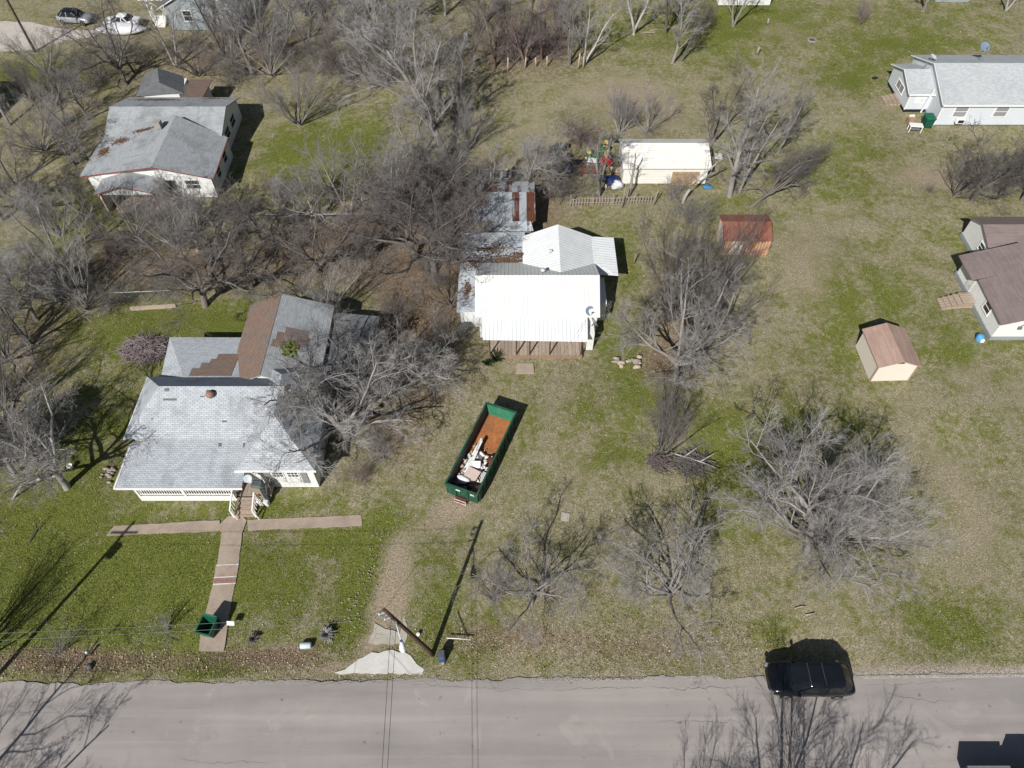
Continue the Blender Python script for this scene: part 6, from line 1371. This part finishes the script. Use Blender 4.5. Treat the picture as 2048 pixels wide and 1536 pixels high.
jt('bench',1184,349,'maroon slatted bench frame in the junk below the white table','bench','maroon',lambda m:[m.bar((-1.2,y,.42),(1.2,y,.42),.09,.04) for y in (-.3,-.15,0,.15)]+[m.bar((-1.2,.32,.55+.15*k),(1.2,.36,.55+.15*k),.08,.04) for k in range(3)]+[m.bar((x,y,0),(x,y,.44),.07) for x in (-1.1,1.1) for y in (-.3,.2)]+[m.bar((x,.3,.4),(x,.38,1.0),.06) for x in (-1.1,1.1)])
jt('netting_roll',1163,328,'dark rolled netting lying left of the white table','roll','dark',lambda m:m.tube([(-1.3,-.15,.2),(-.5,0,.24),(.4,.05,.22),(1.2,.15,.2)],[.2,.26,.24,.18],10))
jt('crate',1231,346,'shallow wooden tray against the left wall of the cream shed','tray','wood_cut',lambda m:[m.box(-.5,.5,-.35,.35,.3,.36),m.box(-.5,.5,-.35,-.3,.36,.5),m.box(-.5,.5,.3,.35,.36,.5)])
jt('hoop_frame',1230,290,'dark hooped frame at the upper left corner of the cream shed','frame','dark',lambda m:[m.tube([(.7*math.cos(a*.3),.2*k,.05+.9*math.sin(a*.3)) for a in range(11)],.04,5) for k in range(3)]+[m.bbox((0,.2,.5),(.6,.5,.2),bev=.05)])
jt('bucket',1180,306,'peach coloured pot behind the green mowers','pot','clay',lambda m:m.lathe([(.2,0),(.3,.4),(.33,.42),(.28,.38),(.1,.1)],14))
jt('blue_barrel',1136,348,'dark blue plastic tub half hidden in the tangle left of the junk','tub','tarp_blue',lambda m:m.lathe([(.3,0),(.42,.2),(.45,.8),(.4,.85),(.36,.3)],14))
jt('scrap_heap',1116,312,'heap of dark grey scrap metal left of the junk under branches','scrap','iron',lambda m:[m.bbox((random.Random(i).uniform(-1.1,1.1),random.Random(i+50).uniform(-1.5,1.5),.15+.02*i),(.2+.05*(i%7),.5,.06),rz=i*.7,rx=.2*(i%3)) for i in range(26)])['kind']='stuff'
t_=jt('tray',1437,314,'square white basin lying in the grass right of the cream shed','basin','trim_white',lambda m:[m.bbox((0,0,.12),(.75,.8,.16),rz=R(-12),bev=.05),m.bbox((0,0,.21),(.45,.5,.02),rz=R(-12))])
jt('tarp_scrap',1415,374,'scrap of light blue plastic sheet by the lower right corner of the cream shed','sheet','tarp_light',lambda m:m.lump((0,0,.05),(.55,.3,.1),3,12,0,.6))

# ------------------------------------------------------------------ small things in the yards
def yt(nm,px,py,label,cat,mt,fn,group=None,kind=None,rz=0):
    p=G(px,py); m=MB(); fn(m); o=m.build(nm,mt if isinstance(mt,list) else M[mt],loc=(p[0],p[1],0)); o.rotation_euler.z=rz; return tag(o,label,cat,group,kind)
def brush(rx,ry,h,n,seed,lmin=.5,lmax=1.8):
    def f(m):
        r=random.Random(seed)
        for _ in range(n):
            q=r.random()**.6; a=r.uniform(0,6.28); x,y=rx*q*math.cos(a),ry*q*math.sin(a); z=h*(1-q*q)*r.random()+.04; b=r.uniform(0,6.28); L=r.uniform(lmin,lmax)/2; t_=r.uniform(-.15,.15); c1=Vector((math.cos(b),math.sin(b),t_))*L; c0=Vector((x,y,max(z,L*abs(t_)+.03)))
            m.tube([c0-c1,c0+Vector((r.uniform(-.1,.1),r.uniform(-.1,.1),r.uniform(0,.1))),c0+c1],[r.uniform(.015,.035),.02,.008],4,caps=False)
    return f
yt('brush_pile',292,700,'large heap of cut brown branches in the lawn left of the grey shingled house','brush pile','twig_red',brush(1.9,1.4,.7,620,1),'brush heaps')
yt('brush_pile',1385,930,'heap of cut branches behind the wide grey tree in the open lot','brush pile','twig_dark',brush(1.3,1.0,.4,200,2),'brush heaps')
yt('brush_pile',1322,925,'small brown heap at the foot of the dark fan shaped tree','brush pile','twig_red',brush(.9,.9,.5,160,3,.3,1.0),'brush heaps')
yt('dead_branch',1390,925,'fallen pale forked branch lying over the cut branches in the open lot','branch','bark_pale',lambda m:[m.tube([(-1.9,.9,.1),(-.8,.3,.3),(.3,-.1,.3),(1.6,-.6,.1)],[.03,.06,.06,.02],6),m.tube([(-.8,.3,.3),(.2,1.0,.4),(.9,1.5,.2)],[.05,.03,.01],5),m.tube([(.3,-.1,.3),(1.3,.5,.3),(1.9,.9,.1)],[.05,.03,.01],5)])
yt('dead_branch',1606,1224,'two pale sticks lying in the dry grass above the black car','branch','wood_cut',lambda m:[m.tube([(-.5,.2,.05),(-.1,.32,.08),(.3,.35,.05)],[.03,.03,.02],5),m.tube([(.1,-.2,.05),(.7,-.1,.08)],[.03,.03],5)])
yt('dead_branch',82,1050,'fallen dark branch in the left lawn','branch','bark_dark',lambda m:[m.tube([(-.3,-1.3,.06),(-.2,-.6,.1),(.1,0,.1),(.4,.7,.06)],[.04,.05,.03,.01],5),m.tube([(-.2,-.6,.1),(-.5,0,.1)],[.03,.01],4)])
def logs(m):
    r=random.Random(9)
    for i in range(16):
        q=1 if i%2 else -1; x=q*.55+r.gauss(0,.28); y=r.gauss(0,.28); a=r.uniform(.14,.3)
        m.lump((x,y,a*.4),(a*r.uniform(.8,1.5),a*r.uniform(.6,1.1),a*.7),i+70,8,r.choice((0,0,1)),.45)
        m.v[-1]=m.v[-1]
yt('log_pile',1255,724,'pile of sawn pale log pieces in the grass right of the deck','log pile',[M['wood_cut'],M['wood_grey']],logs)
def rocks(n,rx,ry,s0,s1,seed):
    def f(m):
        r=random.Random(seed)
        for i in range(n): s_=r.uniform(s0,s1); m.lump((r.uniform(-rx,rx),r.uniform(-ry,ry),s_*.35),(s_,s_*r.uniform(.5,.9),s_*.5),seed*50+i,9,0,.3)
    return f
yt('stone_heap',216,948,'heap of grey flat stones beside the left corner of the porch','stones','stone',rocks(12,.4,.8,.1,.2,2),kind='stuff')
yt('white_rubble',735,1150,'scattered white rubble along the grassy edge of the old driveway','rubble','stone',lambda m:[m.lump((random.Random(i).gauss(0,.35)-.25*random.Random(i+9).uniform(-3,3)*0,random.Random(i+90).uniform(-3.4,3.4),.0),(random.Random(i+5).uniform(.03,.09),.05,.03),i,7,0,.3) for i in range(55)],kind='stuff',rz=R(-12))
def yucca(n,h,w_,seed):
    def f(m):
        r=random.Random(seed)
        for i in range(n):
            a=r.uniform(0,6.28); el=r.uniform(.2,1.35); L=h*r.uniform(.6,1.1); d=Vector((math.cos(a)*math.cos(el),math.sin(a)*math.cos(el),math.sin(el))); s_=Vector((-math.sin(a),math.cos(a),0))*w_; mid=d*L*.55+Vector((0,0,.04)); e=d*L-Vector((0,0,.12*L))
            m.add([s_*.6,-s_*.6,mid-s_,mid+s_,e],[(0,1,2,3),(3,2,4)])
    return f
yt('yucca',993,718,'spiky dark green yucca clump at the left front corner of the plank deck','yucca',[M['blade']] if False else 'needle',yucca(70,1.0,.05,3))
yt('yucca',975,728,'second lower spiky clump left of the concrete slab','yucca','needle',yucca(50,.7,.045,4))
yt('yucca',655,1270,'grey spiky clump in the verge casting a leaf shaped shadow, left of the driveway','yucca','twig_pale',yucca(150,.75,.035,5))
yt('yucca',508,1278,'small dark spiky clump in the verge right of the front walk','yucca','twig_dark',yucca(80,.55,.03,6))
yt('culvert_drum',613,1293,'short pale grey drum lying on its side in the verge','drum','dish',lambda m:[m.tube([(-.33,0,.2),(-.28,0,.2),(.28,0,.2),(.33,0,.2)],[.17,.2,.2,.17],14)],rz=R(4))
t_=empty('mailbox_bin',(*G(885,1316)[:2],0),R(5),'dark blue upright bin on the verge right of the leaning pole','bin')
m=MB(); m.bbox((0,0,.38),(.42,.62,.76),bev=.08); m.build('body',M['blue_bin'],t_); m=MB(); m.bbox((0,0,.79),(.36,.5,.07),bev=.03); m.build('lid',M['iron'],t_); m=MB(); m.bbox((0,-.36,.1),(.2,.1,.1)); m.build('foot',M['wood_cut'],t_)
yt('pipe',918,1281,'long white pipe lying on the grass right of the leaning pole','pipe','old_white',lambda m:m.tube([(-.75,.05,.3),(0,.02,.3),(.75,-.05,.3)],.035,8))
yt('rope',918,1262,'dark cable lying in the grass above the white pipe','cable','dark',lambda m:m.tube([(-.15,1.2,.03),(.1,.6,.04),(.35,0,.03),(.6,-.4,.03)],.022,6))
t_=empty('yard_sign',(*G(466,1252)[:2],0),R(-2),'small blank white yard sign beside the front walk','sign')
m=MB(); m.bbox((0,0,.5),(.46,.02,.3),rx=R(-35)); m.build('panel',M['trim_white'],t_)
for x in (-.18,.18): m=MB(); m.bar((x,.02,0),(x,.02,.55),.015); m.build('stake',M['iron'],t_)
yt('bucket',143,936,'white bucket in the grass at the foot of the thick pale barked tree','bucket','trim_white',lambda m:m.lathe([(.15,0),(.19,.33),(.2,.36),(.17,.35),(.14,.06)],16))
yt('hydrant_cap',180,1309,'small white capped marker in the leaf filled ditch','marker','dish',lambda m:m.lathe([(.06,0),(.06,.4),(.1,.42),(.08,.5),(.02,.54)],12))
yt('stump',180,1334,'low grey stump in the verge below the white marker','stump','iron',lambda m:m.lathe([(.22,0),(.17,.1),(.15,.22),(.02,.24)],12))
yt('bucket',837,1270,'white round cap in the grass right of the leaning pole','bucket','trim_white',lambda m:m.lathe([(.1,0),(.12,.2),(.1,.22),(.02,.23)],12))
yt('tyre',893,656,'dark old tyre lying in the fallen leaves left of the deck','tyre','rubber',lambda m:m.lathe([(.16,0),(.26,0),(.31,.08),(.26,.17),(.16,.17),(.16,.02)],18))
yt('planter_bag',889,694,'crumpled green bag in the leaves left of the deck','bag','green_lid',lambda m:m.lump((0,0,.12),(.32,.28,.18),6,12,0,.5))
yt('manhole',1624,81,'round concrete manhole ring in the upper lawn','manhole',[M['stone'],M['iron']],lambda m:[m.lathe([(.55,0),(.55,.12),(.38,.12),(.38,.02)],20),m.lathe([(.36,.0),(.36,.09),(.05,.1)],18,mi=1)])
yt('stump',1514,108,'tall broken stump in the upper lawn behind the forked grey trees','stump','wood_grey',lambda m:m.tube([(0,0,0),(.02,0,.5),(.05,0,.9)],[.22,.17,.15],9))
yt('stump',1535,48,'short stump near the white wall at the top','stump','wood_grey',lambda m:m.tube([(0,0,0),(.02,0,.4),(0,.1,.7)],[.2,.15,.12],9))
yt('board',1290,66,'pale weathered board lying in the grass right of the slim trunk','board','wood_cut',lambda m:[m.bar((-.3,0,.06),(1.2,.1,.06),.14,.04),m.bar((.6,.4,.05),(1.6,.8,.06),.12,.04)])
yt('bin',932,78,'small pale bin at the edge of the upper thicket','bin','dish',lambda m:m.bbox((0,0,.4),(.5,.5,.8),bev=.05))
yt('paint_can',1506,965,'tiny white scrap in the grass of the open lot','scrap','trim_white',lambda m:m.bbox((0,0,.04),(.16,.1,.06),rz=.5)) 
# brick step with stone edging set in the front walk
ps=[G(432,1130),G(478,1128),G(471,1168),G(426,1170)]
t_=empty('brick_step',(0,0,0),0,'worn brick step with pale edging set into the front walk','step')
lerp=lambda a,b,u:(a[0]+(b[0]-a[0])*u,a[1]+(b[1]-a[1])*u)
def band(u0,u1): return [lerp(ps[0],ps[3],u1),lerp(ps[1],ps[2],u1),lerp(ps[1],ps[2],u0),lerp(ps[0],ps[3],u0)]
m=MB(); m.poly(band(0,.62),-.05,.032); m.build('landing',concrete('old_paving',srgb(176,160,146),.5,2.2,srgb(140,112,98),.7),t_)
bk=shingle('brick',srgb(164,130,118),srgb(128,104,96),.3,bw=.1,bh=.22,gap=.5)
m=MB(); m.poly(band(.66,.95),-.05,.030); m.build('bricks',bk,t_)
for u0,u1 in ((0.0,.035),(.62,.66),(.95,.99)):
    m=MB(); m.poly(band(u0,u1),-.05,.045); m.build('edging',M['old_white'],t_)
